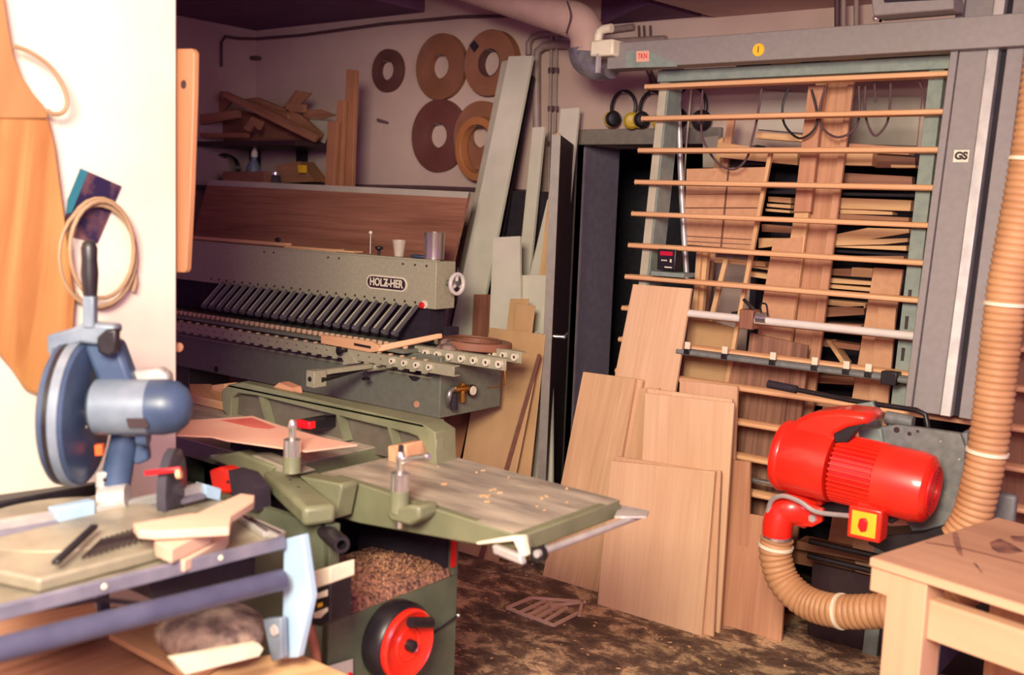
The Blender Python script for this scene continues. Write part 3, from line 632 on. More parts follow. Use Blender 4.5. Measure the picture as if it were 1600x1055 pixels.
# coil of edging lying on the machine end
q = Q(742, 533, PY(YF+0.1)); t = thing('flat_coil', 'brown coil of edging lying flat on the right end of the machine', 'coil of edging', (q.x, q.y, q.z-0.03))
disc_ring(bm := nb(), q-Z*0.03, (0.03, 0.05, 1), 0.165, 0.075, 0.035, 44); obj('wound_strip', bm, m_rolls[2], t, 0.004)
disc_ring(bm := nb(), q+Z*0.006, (0.03, 0.05, 1), 0.12, 0.105, 0.006, 44); obj('loose_turn', bm, m_rolls[1], t)
box(bm := nb(), (q.x-0.16, q.y-0.03, q.z-0.06), (q.x-0.12, q.y+0.03, q.z+0.05)); box(bm, (q.x-0.25, q.y-0.1, zbed-0.035), (q.x+0.1, q.y+0.1, q.z-0.03)); obj('coil_holder', bm, m_black, M)

# mahogany sheet behind the beam
pl = PY(3.95-0.3*1.74+0.12, 0.3)
t = thing('veneered_sheet', 'large dark wood-grained sheet leaning upright behind the long beam', 'sheet', Q(500, 400, pl))
t.location = Q(500, 460, pl); ORG[t.name] = t.location.copy()
def down(px0, px1, z, pl_):
    a = Q(px0[0], px0[1], pl_); b = Q(px1[0], px1[1], pl_); return a+(b-a)*((z-a.z)/(b.z-a.z))
P0, P1 = Q(326, 281, pl), Q(733, 300, pl); zf = zbed-0.02
P2, P3 = down((733, 300), (707, 412), zf, pl), down((326, 281), (300, 375), zf, pl)
nn = V((0, 1, -0.3)).normalized()
prism(bm := nb(), [P0, P1, P2, P3], nn*0.016); obj('sheet_panel', bm, m_redwood, t, grain=X)
k = 0.045; prism(bm := nb(), [P0+nn*-0.001, P1+nn*-0.001, P1+(P2-P1)*k+nn*-0.001, P0+(P3-P0)*k+nn*-0.001], nn*0.018); obj('top_edge_strip', bm, m_grey_board, t)
# dark cupboard/stored stuff behind, between sheet and planks
box(bm := nb(), (Q(735, 300, PY(4.35)).x, 4.53, 0), (Q(836, 300, PY(4.35)).x, YW-0.085, Q(760, 296, PY(4.35)).z)); cb = obj('metal_cupboard', bm, m_black); tag(cb, 'black metal cupboard standing against the wall behind the leaning planks', 'cupboard')
q = Q(724, 372, PY(4.5)); box(bm := nb(), (q.x-0.05, 4.47, q.z-0.07), (q.x+0.05, 4.53, q.z+0.07)); sb = obj('socket_box', bm, m_frame, cb, 0.004)
lathe(bm := nb(), (q.x, 4.47, q.z), -Y, [(0.02, 0), (0.02, 0.006)], 16); obj('socket_face', bm, m_black, sb)
tube(bm := nb(), [Q(500, 290, PY(4.55)), Q(668, 293, PY(YW-0.02)), Q(760, 297, PY(YW-0.02)), Q(830, 300, PY(YW-0.02))], 0.012, 8); tag(obj('wall_rail', bm, m_pipe_d), 'dark rail along the wall under the coils', 'rail')

# ============================================================ LEANING PLANKS & SHEETS between machine and door
def ground_board(name, top2, bot2, pl, th, mat, label, group=None, z0=0.0, cat='board', bend=0):
    """top-left,top-right pixels and two lower pixels giving the edge directions; runs down to the floor"""
    a, b = Q(*top2[0], pl), Q(*top2[1], pl); c_, d_ = down(top2[1], bot2[1], z0, pl), down(top2[0], bot2[0], z0, pl)
    n = pl[0].normalized(); n = n if n.y > 0 else -n
    if bend:
        bm = nb(); K = 14; prev = None
        for i in range(K+1):
            s = i/K; o_ = V((bend[0], bend[1], 0))*(4*s*(1-s))
            L_, R_ = a+(d_-a)*s+o_, b+(c_-b)*s+o_
            ring = [bm.verts.new(v) for v in (L_, R_, R_+n*th, L_+n*th)]
            if prev:
                for j in range(4): bm.faces.new((prev[j], prev[(j+1) % 4], ring[(j+1) % 4], ring[j]))
            else: bm.faces.new(ring)
            prev = ring
        bm.faces.new(prev[::-1])
        o = obj(name, bm, mat, grain=d_-a)
    else:
        o = obj(name, prism(nb(), [a, b, c_, d_], n*th), mat, bevel=0.0015, grain=d_-a)
    return tag(o, label, cat, group)
G1 = 'long boards leaning on the back wall beside the machine'
plk = PY(4.12, 0.17)
ground_board('long_plank', [(795, 88), (832, 87)], [(706, 510), (748, 510)], plk, 0.018, m_white_board, 'longest pale bowed plank leaning on the wall across the coils', G1, 0.3, 'plank', bend=(0.05, -0.06))
ground_board('long_plank', [(784, 96), (796, 93)], [(742, 300), (755, 300)], PY(4.18, 0.17), 0.015, m_grey_board, 'narrow grey edge of a plank just behind the longest bowed plank', G1, 0.5, 'plank')
ground_board('long_plank', [(832, 199), (850, 198)], [(810, 420), (828, 420)], PY(4.2, 0.15), 0.02, m_white_board, 'pale straight plank leaning upright between the bowed plank and the pipes', G1, 0, 'plank')
ground_board('long_plank', [(826, 118), (833, 118)], [(760, 400), (780, 400)], PY(4.26, 0.15), 0.02, m_dark, 'dark plank in the shadow right of the longest bowed plank', G1, 0, 'plank')
ground_board('long_plank', [(876, 170), (905, 168)], [(852, 400), (880, 400)], PY(4.3, 0.14), 0.018, m_white_board, 'wide white plank standing behind the open door leaf', G1, 0, 'plank')
ground_board('long_plank', [(868, 208), (873, 208)], [(838, 470), (852, 470)], PY(4.14, 0.12), 0.02, m_lumber, 'thin raw wood plank right beside the door leaf edge', G1, 0, 'plank')
ground_board('white_board', [(855, 312), (868, 312)], [(825, 440), (862, 440)], PY(4.2, 0.1), 0.018, m_white_board, 'white board with a hole, leaning left of the door handle', G1, 0)
ground_board('white_board', [(770, 371), (812, 369)], [(764, 520), (812, 520)], PY(3.98, 0.12), 0.018, m_white_board, 'short white board with a diagonal shadow leaning beside the can', G1, 0)
ground_board('white_board', [(808, 430), (862, 430)], [(806, 600), (862, 600)], PY(4.02, 0.12), 0.018, m_white_board, 'square white board low down left of the door handle', G1, 0)
G2 = 'tan hardboard sheets leaning below the white boards'
ground_board('hardboard_sheet', [(797, 467), (826, 467)], [(786, 560), (815, 560)], PY(3.9, 0.1), 0.006, m_ply, 'narrow tan sheet standing highest, against the white boards', G2)
ground_board('hardboard_sheet', [(806, 474), (836, 478)], [(800, 560), (826, 560)], PY(3.88, 0.1), 0.006, m_ply, 'narrow tan sheet one step lower at the right of the highest', G2)
ground_board('hardboard_sheet', [(765, 512), (852, 523)], [(740, 650), (838, 655)], PY(3.84, 0.1), 0.006, m_ply, 'widest tan sheet, top edge level with the flat coil', G2)
ground_board('hardboard_sheet', [(752, 548), (843, 553)], [(722, 720), (806, 740)], PY(3.78, 0.1), 0.006, m_ply, 'front tan sheet with a dark right edge, leaning beside the regulator', G2)
ground_board('hardboard_sheet', [(690, 560), (752, 560)], [(650, 700), (722, 700)], PY(3.86, 0.1), 0.006, m_ply_dark, 'darker brown sheet below the machine end', G2)
ground_board('wood_strip', [(840, 553), (845, 554)], [(787, 735), (793, 737)], PY(3.765, 0.1), 0.006, m_mdf_edge, 'thin dark strip along the edge of the front tan sheet', None, cat='strip')
ground_board('brown_board', [(740, 460), (768, 460)], [(735, 560), (762, 560)], PY(4.05, 0.1), 0.016, m_redwood, 'brown board low behind the bowed plank', G1)
for i in range(4):
    ground_board('steel_tube', [(700+i*9, 415+i*3), (707+i*9, 415+i*3)], [(686+i*9, 520), (693+i*9, 520)], PY(4.22+.02*i, 0.05), 0.02, m_steel if i % 2 else m_pipe, ('grey tube standing behind the handwheel, leftmost of four', 'grey tube standing behind the handwheel, second from left', 'grey tube standing behind the handwheel, second from right', 'grey tube standing behind the bowed plank, rightmost of four')[i], 'tubes standing behind the machine end', 0, 'tube')

# ============================================================ VERTICAL PANEL SAW
RS = 0.10; RY = 3.95
rp = PY(RY, RS)
SW = thing('vertical_panel_saw', 'tall grey wall panel saw with a frame of horizontal wooden slats and a red motor', 'panel saw', (-1.8, 4.0, 0))
xl, xr = -2.47, -0.35
slats = [(1018, 138, 1470, 118), (1010, 184, 1465, 174), (1005, 235, 1460, 234), (1000, 284, 1452, 292), (993, 335, 1448, 351), (988, 382, 1442, 411), (984, 432, 1432, 468)]
zs_ = []
for a in slats:
    p0, p1 = Q(a[0], a[1], rp), Q(a[2], a[3], rp); zs_.append((p0.z+p1.z)/2)
step = (zs_[0]-zs_[6])/6
allz = [zs_[0]-i*step for i in range(13)]
for z in allz:
    y = RY+RS*z
    bm = nb(); bar(bm, (xl, y-0.028, z), (xr, y-0.028, z), 0.05, 0.022); cyl(bm, (xl, y-0.053, z), (xr, y-0.053, z), 0.011, n=8)
    obj('slat', bm, m_slat, SW, 0.002, grain=X)
def post(x0, x1, mat, name='frame_post', depth=0.05, z0=0.0, z1=allz[0]+0.1):
    bm = nb(); pts = []
    for x, z in ((x0, z0), (x1, z0), (x1, z1), (x0, z1)): pts.append(V((x, RY+RS*z, z)))
    prism(bm, pts, (0, depth, 0)); return obj(name, bm, mat, SW, 0.002)
pc0 = Q(1019, 240, rp).x; pc1 = Q(1031, 240, rp).x
post(pc0, pc0+0.045, m_post_lit); post(pc0+0.038, pc0+0.05, m_sawgreen, 'post_flange', 0.12)
g0 = Q(1437, 240, rp).x; post(g0, g0+0.055, m_sawgreen); post(-0.62, -0.56, m_sawgreen)
# slots in green post
for zz in (1.37, 1.27, 1.15):
    box(bm := nb(), (g0+0.018, RY+RS*zz-0.002, zz-0.03), (g0+0.03, RY+RS*zz+0.004, zz+0.03)); obj('slot', bm, m_badge, SW)
# upper cross rail (green-grey) and top rail beam
z0 = Q(1100, 117, rp).z
yb = RY+RS*z0
bar(bm := nb(), (pc0+0.0, yb, z0), (g0+0.08, yb, z0+0.0), 0.05, 0.05); obj('cross_rail', bm, m_sawgreen, SW, 0.003)
tb = PY(4.0)
zl = Q(960, 108, tb).z; zh = Q(1200, 48, tb).z
za, zb_ = Q(955, 110, tb), Q(1490, 75, tb)
ztA, ztB = Q(955, 72, tb).z, Q(1490, 22, tb).z
bx0 = Q(948, 100, tb).x
box(bm := nb(), (bx0, 4.0, (za.z+zb_.z)/2), (-0.3, 4.1, (ztA+ztB)/2)); tbm = obj('top_beam', bm, m_saw, SW, 0.004)
zbl, zbh = (za.z+zb_.z)/2, (ztA+ztB)/2
def onb(x, y, o=0.002): return Q(x, y, PY(4.0-o))
ppoly(bm := nb(), [(977, 80), (1010, 78), (1058, 100), (1058, 104), (977, 106)], PY(3.998), 0.002); obj('pale_label', bm, m_sawgreen, tbm)
ppoly(bm := nb(), [(994, 80), (1014, 79), (1014, 96), (994, 97)], PY(3.996), 0.002); obj('sticker', bm, m_pink, tbm)
text('lettering', 'TKN', Q(1004, 88, PY(3.9955)), X, Z, 0.03, m_redp, tbm, width=0.045)
q = onb(1185, 78); lathe(bm := nb(), q+Y*0.002, -Y, [(0.025, 0), (0.025, 0.003)], 28); obj('yellow_disc', bm, m_yellow, tbm)
text('numeral', 'I', q-Y*0.0015, X, Z, 0.035, m_badge, tbm)
# end fitting at beam left
box(bm := nb(), (bx0-0.06, 3.95, zbh-0.06), (bx0+0.06, 4.12, zbh+0.01)); ef = obj('end_fitting', bm, m_cream, SW, 0.01)
tube(bm := nb(), [(bx0-0.04, 3.98, zbh-0.01), (bx0-0.03, 3.98, zbh+0.05), (bx0+0.03, 3.98, zbh+0.06)], 0.02, 10, 3); obj('fitting_pipe', bm, m_cream, ef)
box(bm := nb(), (bx0-0.025, 3.95, zbl-0.02), (bx0-0.01, 3.97, zbh-0.05)); obj('strap', bm, m_alu, ef)
# motor carriage rail above the beam at right
ppoly(bm := nb(), [(1360, -10), (1490, -10), (1490, 14), (1364, 25)], PY(3.9), 0.12); cv = obj('top_carriage', bm, m_saw, SW, 0.006)
ppoly(bm := nb(), [(1378, -8), (1490, -12), (1490, -2), (1382, 4)], PY(3.896), 0.004); obj('carriage_window', bm, m_black, cv)
q = Q(1369, 29, PY(3.96)); sphere(bm := nb(), q, 0.013); obj('track_roller', bm, m_chrome, cv); cyl(bm := nb(), q, q+Y*0.05, 0.006); obj('roller_pin', bm, m_dark, cv)
# saw column
CRS = 0.15; cp = PY(3.71, CRS); cx0 = Q(1434, 480, cp).x
cz0, cz1 = 0.98, 2.75
def cbox(x0, x1, y0, y1, z0=cz0, z1=cz1):
    bm = nb(); f = lambda x, y, z: V((x, 3.71+CRS*z+y, z))
    return hexa(bm, [f(x0, y0, z0), f(x1, y0, z0), f(x1, y1, z0), f(x0, y1, z0)], [f(x0, y0, z1), f(x1, y0, z1), f(x1, y1, z1), f(x0, y1, z1)])
col = obj('column', cbox(cx0+0.027, cx0+0.125, 0.0, 0.1), m_saw, SW, 0.004)
obj('column_flange', cbox(cx0, cx0+0.026, -0.012, 0.09), m_saw, SW, 0.003)
obj('column_rail', cbox(cx0+0.126, cx0+0.163, -0.01, 0.06), m_alu, SW, 0.003)
obj('rail_shadow_gap', cbox(cx0+0.164, cx0+0.188, 0.03, 0.08), m_black, SW)
obj('column_flange', cbox(cx0+0.188, cx0+0.245, -0.005, 0.12), m_saw, SW, 0.004)
q = Q(1502, 244, PY(3.709, CRS)); ux = X; uz = V((0, CRS, 1)).normalized()
prism(bm := nb(), [q-ux*0.026-uz*0.022, q+ux*0.026-uz*0.022, q+ux*0.026+uz*0.022, q-ux*0.026+uz*0.022], (0, -0.002, 0)); sk = obj('safety_sticker', bm, m_cream, col)
text('lettering', 'GS', q-Y*0.003, ux, uz, 0.036, m_badge, sk, offset=0.002)
# aluminium bar with clamp, steel stop bar with tabs
ap = PY(3.86, RS); a, b = Q(1070, 489, ap), Q(1428, 525, ap); za = (a.z+b.z)/2
cyl(bm := nb(), (a.x, 3.86+RS*za, za), (b.x+0.02, 3.86+RS*za, za), 0.016, n=14); ab = obj('guide_tube', bm, m_tubewhite, SW)
q = Q(1172, 497, ap); box(bm := nb(), q-V((0.035, 0.03, 0.045)), q+V((0.025, 0.04, 0.035))); cl = obj('tube_clamp', bm, m_redwood, ab, 0.005)
cyl(bm := nb(), q+V((0.03, 0, 0.005)), q+V((0.075, 0, 0.005)), 0.024, n=16); obj('clamp_collar', bm, m_chrome, cl)
tube(bm := nb(), [q+V((0.05, 0, 0.02)), q+V((0.05, -0.02, 0.06)), q+V((0.075, -0.02, 0.062)), q+V((0.085, -0.02, 0.015))], 0.004, 6, 4); obj('cable_loop', bm, m_dark, cl)
bar(bm := nb(), q+V((-0.03, -0.01, 0.075)), q+V((0.02, -0.01, 0.035)), 0.012, 0.012); obj('clamp_lever', bm, m_dark, cl, 0.002)
sp_ = PY(3.86, RS); a, b = Q(1066, 549, sp_), Q(1410, 592, sp_); zz = (a.z+b.z)/2; ysb = 3.86+RS*zz
bm = nb(); box(bm, (a.x, ysb-0.012, zz-0.014), (b.x+0.03, ysb+0.02, zz+0.012)); cyl(bm, (a.x-0.02, ysb-0.012, zz-0.002), (b.x+0.03, ysb-0.012, zz-0.002), 0.012, n=10); sbar = obj('stop_bar', bm, m_sawgrey, SW, 0.003)
for x in (1076, 1135, 1211, 1277, 1327, 1362):
    xx = Q(x, 560, sp_).x; box(bm := nb(), (xx-0.012, ysb-0.022, zz+0.014), (xx+0.012, ysb-0.016, zz+0.044)); st = obj('stop_tab', bm, m_cream, sbar, 0.001)
    box(bm := nb(), (xx-0.014, ysb-0.026, zz-0.008), (xx+0.014, ysb-0.01, zz+0.012)); obj('stop_block', bm, m_dark, st, 0.002)
xx = Q(1393, 590, sp_).x; box(bm := nb(), (xx-0.03, ysb-0.035, zz-0.025), (xx+0.03, ysb+0.02, zz+0.025)); obj('stop_lock', bm, m_dark, sbar, 0.004)
# lower steel tube
zq = Q(1195, 750, rp).z; cyl(bm := nb(), (-2.2, RY+RS*zq-0.04, zq), (-1.2, RY+RS*zq-0.04, zq), 0.012, n=12); obj('support_tube', bm, m_steel, SW)
# second vertical chrome rod, digital readout
zA, zB = Q(1062, 140, PY(4.3)), Q(1075, 440, PY(4.3)); tube(bm := nb(), [Q(1057, 115, PY(4.3)), Q(1065, 300, PY(4.3)), Q(1073, 440, PY(4.28))], 0.014, 10); obj('rear_rod', bm, m_alu, SW)
ro = Q(1041, 406, PY(4.02)); box(bm := nb(), (ro.x-0.045, 4.02, ro.z-0.045), (ro.x+0.045, 4.07, ro.z+0.045)); rd = obj('digital_readout', bm, m_dark, SW, 0.005)
box(bm := nb(), (ro.x-0.03, 4.016, ro.z+0.018), (ro.x+0.03, 4.02, ro.z+0.036)); obj('display_window', bm, m_led, rd)
for i in range(3): box(bm := nb(), (ro.x-0.022+i*0.01, 4.016, ro.z-0.006), (ro.x-0.016+i*0.01, 4.02, ro.z)); obj('key', bm, m_cream, rd)
box(bm := nb(), (ro.x+0.02, 4.016, ro.z-0.01), (ro.x+0.027, 4.02, ro.z+0.004)); obj('key', bm, m_cream, rd)
box(bm := nb(), (ro.x-0.005, 4.016, ro.z-0.034), (ro.x+0.03, 4.02, ro.z-0.029)); obj('key', bm, m_cream, rd)
box(bm := nb(), (ro.x-0.06, 4.0, ro.z-0.07), (ro.x+0.1, 4.1, ro.z-0.052)); obj('readout_shelf', bm, m_sawgreen, SW)
# black operating handle
tube(bm := nb(), [Q(1205, 601, PY(3.62)), Q(1330, 626, PY(3.6)), Q(1432, 641, PY(3.56)), Q(1446, 648, PY(3.55)), Q(1450, 668, PY(3.55))], 0.009, 10); hd = obj('operating_handle', bm, m_dark, SW)
tube(bm := nb(), [Q(1200, 600, PY(3.62)), Q(1245, 609, PY(3.62))], 0.015, 10); obj('handle_grip', bm, m_black, hd)
# carriage plate
pcx = PY(3.46)
ppoly(bm := nb(), [(1372, 668), (1402, 664), (1500, 678), (1508, 700), (1500, 812), (1430, 838), (1380, 760)], pcx, 0.03); cpz = obj('carriage_plate', bm, m_sawgrey, SW, 0.004)
ppoly(bm := nb(), [(1498, 678), (1512, 676), (1507, 760), (1494, 800)], PY(3.48), 0.2); obj('carriage_side', bm, m_sawgrey, SW, 0.004)
for x, y, r in ((1401, 672, 0.01), (1421, 678, 0.007), (1434, 674, 0.005)):
    lathe(bm := nb(), Q(x, y, PY(3.46)), -Y, [(r, 0), (r, 0.001)], 14); obj('plate_hole', bm, m_badge, cpz)
for x, y in ((1499, 718), (1478, 771), (1470, 690)):
    lathe(bm := nb(), Q(x, y, PY(3.46)), -Y, [(0.004, 0), (0.003, 0.003)], 8); obj('rivet', bm, m_alu, cpz)
cyl(bm := nb(), Q(1385, 652, PY(3.55)), Q(1427, 660, PY(3.55)), 0.022, n=14); obj('spindle', bm, m_sawgrey, SW)
ppoly(bm := nb(), [(1336, 632), (1362, 628), (1368, 640), (1372, 676), (1352, 690), (1340, 664)], PY(3.56), 0.05); obj('spindle_mount', bm, m_sawgreen, SW, 0.003)
ppoly(bm := nb(), [(1340, 672), (1376, 670), (1380, 696), (1345, 700)], PY(3.44), 0.06); obj('clamp_nut', bm, m_sawgreen, SW, 0.004)
# RED MOTOR: axis from left end to right end
ma, mb = Q(1232, 712, PY(3.3)), Q(1440, 762, PY(3.3)); 
mb = V((mb.x, 3.22, ma.z)) if False else mb
ax = (mb-ma).normalized(); L_ = (mb-ma).length
hood = nb(); lathe(hood, ma-ax*0.02, ax, [(0.085, 0.0), (0.112, 0.012), (0.118, 0.03), (0.116, L_*0.42)], 36)
mo = obj('motor', hood, m_red, SW)
lathe(bm := nb(), ma-ax*0.022, ax, [(0.114, 0.0), (0.1195, 0.014), (0.1195, 0.028), (0.118, 0.03)], 36); obj('motor_flange', bm, m_red, mo, 0.001)
# hood wrap (blade guard) rising behind the motor
gp = PY(3.36)
ppoly(bm := nb(), [(1219, 716), (1221, 694), (1229, 672), (1244, 655), (1268, 645), (1310, 641), (1355, 646), (1356, 664), (1322, 670), (1302, 680), (1296, 700), (1290, 720)], PY(3.25), 0.16); obj('blade_hood', bm, m_red, mo, 0.022)
ppoly(bm := nb(), [(1302, 678), (1324, 668), (1350, 662), (1344, 670), (1336, 676), (1324, 692), (1304, 692)], PY(3.245), 0.04); obj('guard_lever', bm, m_dark, mo, 0.003)
ribs0, ribs1 = L_*0.40, L_*0.72
lathe(bm := nb(), ma, ax, [(0.096, ribs0), (0.096, ribs1)], 36); obj('finned_core', bm, m_redp, mo)
u = ax.orthogonal().normalized(); v = ax.cross(u)
bm = nb()
for i in range(40):
    a = 2*math.pi*i/40; dr = u*math.cos(a)+v*math.sin(a); bar(bm, ma+ax*ribs0+dr*0.1, ma+ax*ribs1+dr*0.1, 0.006, 0.022, up=dr)
obj('cooling_fins', bm, m_red, mo)
lathe(bm := nb(), ma, ax, [(0.1, L_*0.70), (0.11, L_*0.715), (0.111, L_*0.98), (0.104, L_*1.05), (0.085, L_*1.08), (0.03, L_*1.085)], 36); fc = obj('fan_cover', bm, m_red, mo)
bm = nb()
for i in range(5): disc_ring(bm, ma+ax*(L_*1.083), ax, 0.032+i*0.011, 0.028+i*0.011, 0.004, 24)
obj('fan_grille', bm, m_redp, fc)
# feet, switch
q = Q(1424, 812, PY(3.3)); cyl(bm := nb(), q, q+Z*0.06, 0.03, 0.018, n=14); obj('motor_foot', bm, m_red, mo)
q = Q(1350, 819, PY(3.2)); d1 = V((0.97, -0.24, 0)); d1.normalize()
def sq(c, w, h, d): return [c-d*w-Z*h, c+d*w-Z*h, c+d*w+Z*h, c-d*w+Z*h]
prism(bm := nb(), sq(q, 0.052, 0.052, X), (0, 0.07, 0)); sbx = obj('switch_box', bm, m_red, mo, 0.006)
prism(bm := nb(), sq(q-Y*0.001, 0.038, 0.038, X), (0, -0.003, 0)); obj('switch_plate', bm, m_yellow, sbx)
prism(bm := nb(), [q+V(p) for p in ((-0.01, -0.004, 0.018), (0.006, -0.004, 0.022), (0.014, -0.004, 0.008), (0.012, -0.004, -0.016), (-0.004, -0.004, -0.022), (-0.014, -0.004, -0.006))], (0, -0.014, 0)); obj('switch_knob', bm, m_redp, sbx, 0.002)
prism(bm := nb(), [q+V((-0.03, 0.02, 0.05)), q+V((0.05, 0.02, 0.05)), q+V((0.05, 0.02, 0.12)), q+V((-0.03, 0.02, 0.12))], (0, 0.05, 0)); obj('switch_neck', bm, m_red, sbx)
q = Q(1376, 802, PY(3.3)); prism(bm := nb(), [Q(x, y, PY(3.3)) for x, y in ((1352, 786), (1400, 792), (1412, 806), (1392, 820), (1370, 806))], (0, 0.05, 0)); obj('cable_gland', bm, m_dark, mo, 0.006)
# red elbow outlet + bracket + grey cable
e0 = Q(1246, 772, PY(3.3)); 
tube(bm := nb(), [Q(1262, 800, PY(3.33)), Q(1240, 794, PY(3.3)), Q(1224, 800, PY(3.29)), Q(1216, 816, PY(3.28)), Q(1214, 836, PY(3.28))], lambda s: 0.057-0.008*s, 22, 5); eb = obj('suction_elbow', bm, m_red, mo)
q = Q(1214, 838, PY(3.28)); lathe(bm := nb(), q+Z*0.006, -Z, [(0.047, 0), (0.049, 0.006), (0.047, 0.014)], 24); obj('clamp_ring', bm, m_chrome, eb)
ppoly(bm := nb(), [(1240, 800), (1262, 786), (1286, 796), (1284, 816), (1268, 824), (1242, 822)], PY(3.28), 0.02); br = obj('bracket', bm, m_red, mo, 0.004)
lathe(bm := nb(), Q(1270, 810, PY(3.28)), -Y, [(0.015, 0), (0.013, 0.008)], 6); obj('bolt', bm, m_alu, br)
ppoly(bm := nb(), [(1232, 770), (1284, 776), (1284, 792), (1250, 786)], PY(3.32), 0.05); obj('outlet_neck', bm, m_red, mo, 0.01)
tube(bm := nb(), [Q(1200, 800, PY(3.25)), Q(1206, 782, PY(3.24)), Q(1224, 775, PY(3.22)), Q(1250, 784, PY(3.22)), Q(1276, 800, PY(3.22)), Q(1326, 806, PY(3.2))], 0.008, 8, 4); obj('motor_cable', bm, m_alu, mo)
ppoly(bm := nb(), [(1258, 776), (1284, 778), (1330, 790), (1334, 812), (1290, 800), (1262, 792)], PY(3.36), 0.08); obj('under_bracket', bm, m_dark, mo, 0.006)
# saw base tray below: dark
xbs0, xbs1 = Q(1245, 850, PY(3.75)).x, -0.3
box(bm := nb(), (-1.5, 3.97, 0.0), (-0.3, 4.2, 0.12)); box(bm, (-1.5, 3.97, 0.12), (-0.3, 3.99, 0.3)); obj('lower_channel', bm, m_badge, SW, 0.004)
for z in (0.34, 0.40):
    cyl(bm := nb(), (-1.5, 3.92, z), (-0.3, 3.92, z), 0.012, n=10); obj('lower_rod', bm, m_dark, SW)
ppoly(bm := nb(), [(1355, 850), (1365, 838), (1440, 832), (1500, 815), (1500, 880), (1395, 870)], PY(3.42), 0.15); obj('carriage_base', bm, m_dark, SW, 0.004)
# ---------- hoses
def hose(name, pts, r, label, pitch=0.02, bands=()):
    P = smoothpts(pts, 14); d = [0]
    for i in range(1, len(P)): d.append(d[-1]+(P[i]-P[i-1]).length)
    tot = d[-1]; n = int(tot/(pitch/4)); pp = []; j = 0
    for i in range(n+1):
        s = tot*i/n
        while j < len(d)-2 and d[j+1] < s: j += 1
        f = (s-d[j])/max(1e-9, d[j+1]-d[j]); pp.append(P[j].lerp(P[j+1], min(1, f)))
    rr = [r*(1.0+(0.045, 0.015, -0.05, 0.015)[i % 4]) for i in range(n+1)]
    t = thing(name, label, 'hose', P[-1]); tube(bm := nb(), pp, rr, 22); obj('ribbed_tube', bm, m_hose, t)
    for f in bands:
        i = int(n*f); a = (pp[min(n, i+2)]-pp[max(0, i-2)]).normalized(); lathe(bm := nb(), pp[i]-a*0.006, a, [(r*1.02, 0), (r*1.1, 0.001), (r*1.1, 0.011), (r*1.02, 0.012)], 22); obj('cable_tie', bm, m_cream, t)
    return t
hose('suction_hose', [Q(1214, 842, PY(3.28)), Q(1212, 870, PY(3.28)), Q(1226, 910, PY(3.28)), Q(1262, 942, PY(3.27)), Q(1310, 955, PY(3.24)), Q(1370, 955, PY(3.22)), Q(1440, 950, PY(3.22)), Q(1500, 930, PY(3.24)), Q(1535, 860, PY(3.26))], 0.053, 'curved ribbed tan hose hanging from the red elbow to behind the workbench', 0.02, (0.03, 0.42))
hose('suction_hose', [Q(x, y, PY(3.3)) for x, y in ((1500, 840), (1518, 808), (1531, 762), (1545, 690), (1559, 575), (1573, 457), (1583, 400), (1604, 288), (1624, 160), (1636, 60), (1644, -60))], 0.055, 'upright ribbed tan hose rising right of the saw column', 0.02, (0.17, 0.43, 0.68))
p = Q(1558, 800, PY(3.5)); box(bm := nb(), (p.x-0.02, 3.5, p.z-0.06), (p.x+0.05, 3.54, p.z+0.06)); hb = obj('hose_bracket', bm, m_sawgrey, SW, 0.01)

# ============================================================ STORAGE BEHIND THE SAW
G3 = 'lumber stacked on the rack behind the saw'
RX0, RX1 = Q(1090, 300, PY(4.5)).x+0.25, 0.6
t = thing('lumber_rack', 'dark open storage rack of shelves behind the slatted saw frame', 'rack', ((RX0+RX1)/2, 4.6, 0))
box(bm := nb(), (RX0, YW-0.02, 0), (RX1, YW-0.005, 1.97)); obj('back_board', bm, m_black, t)
shz = [Q(1300, y, PY(4.36)).z for y in (253, 300, 390, 505, 600, 700)]+[0.35, 0.12]
for z in shz: box(bm := nb(), (RX0, 4.42, z-0.012), (RX1, YW-0.02, z)); obj('shelf_board', bm, m_black, t)
for x in (RX0, -1.35, -0.6): box(bm := nb(), (x, 4.6, 0), (x+0.03, YW-0.02, 1.97)); obj('upright', bm, m_black, t)
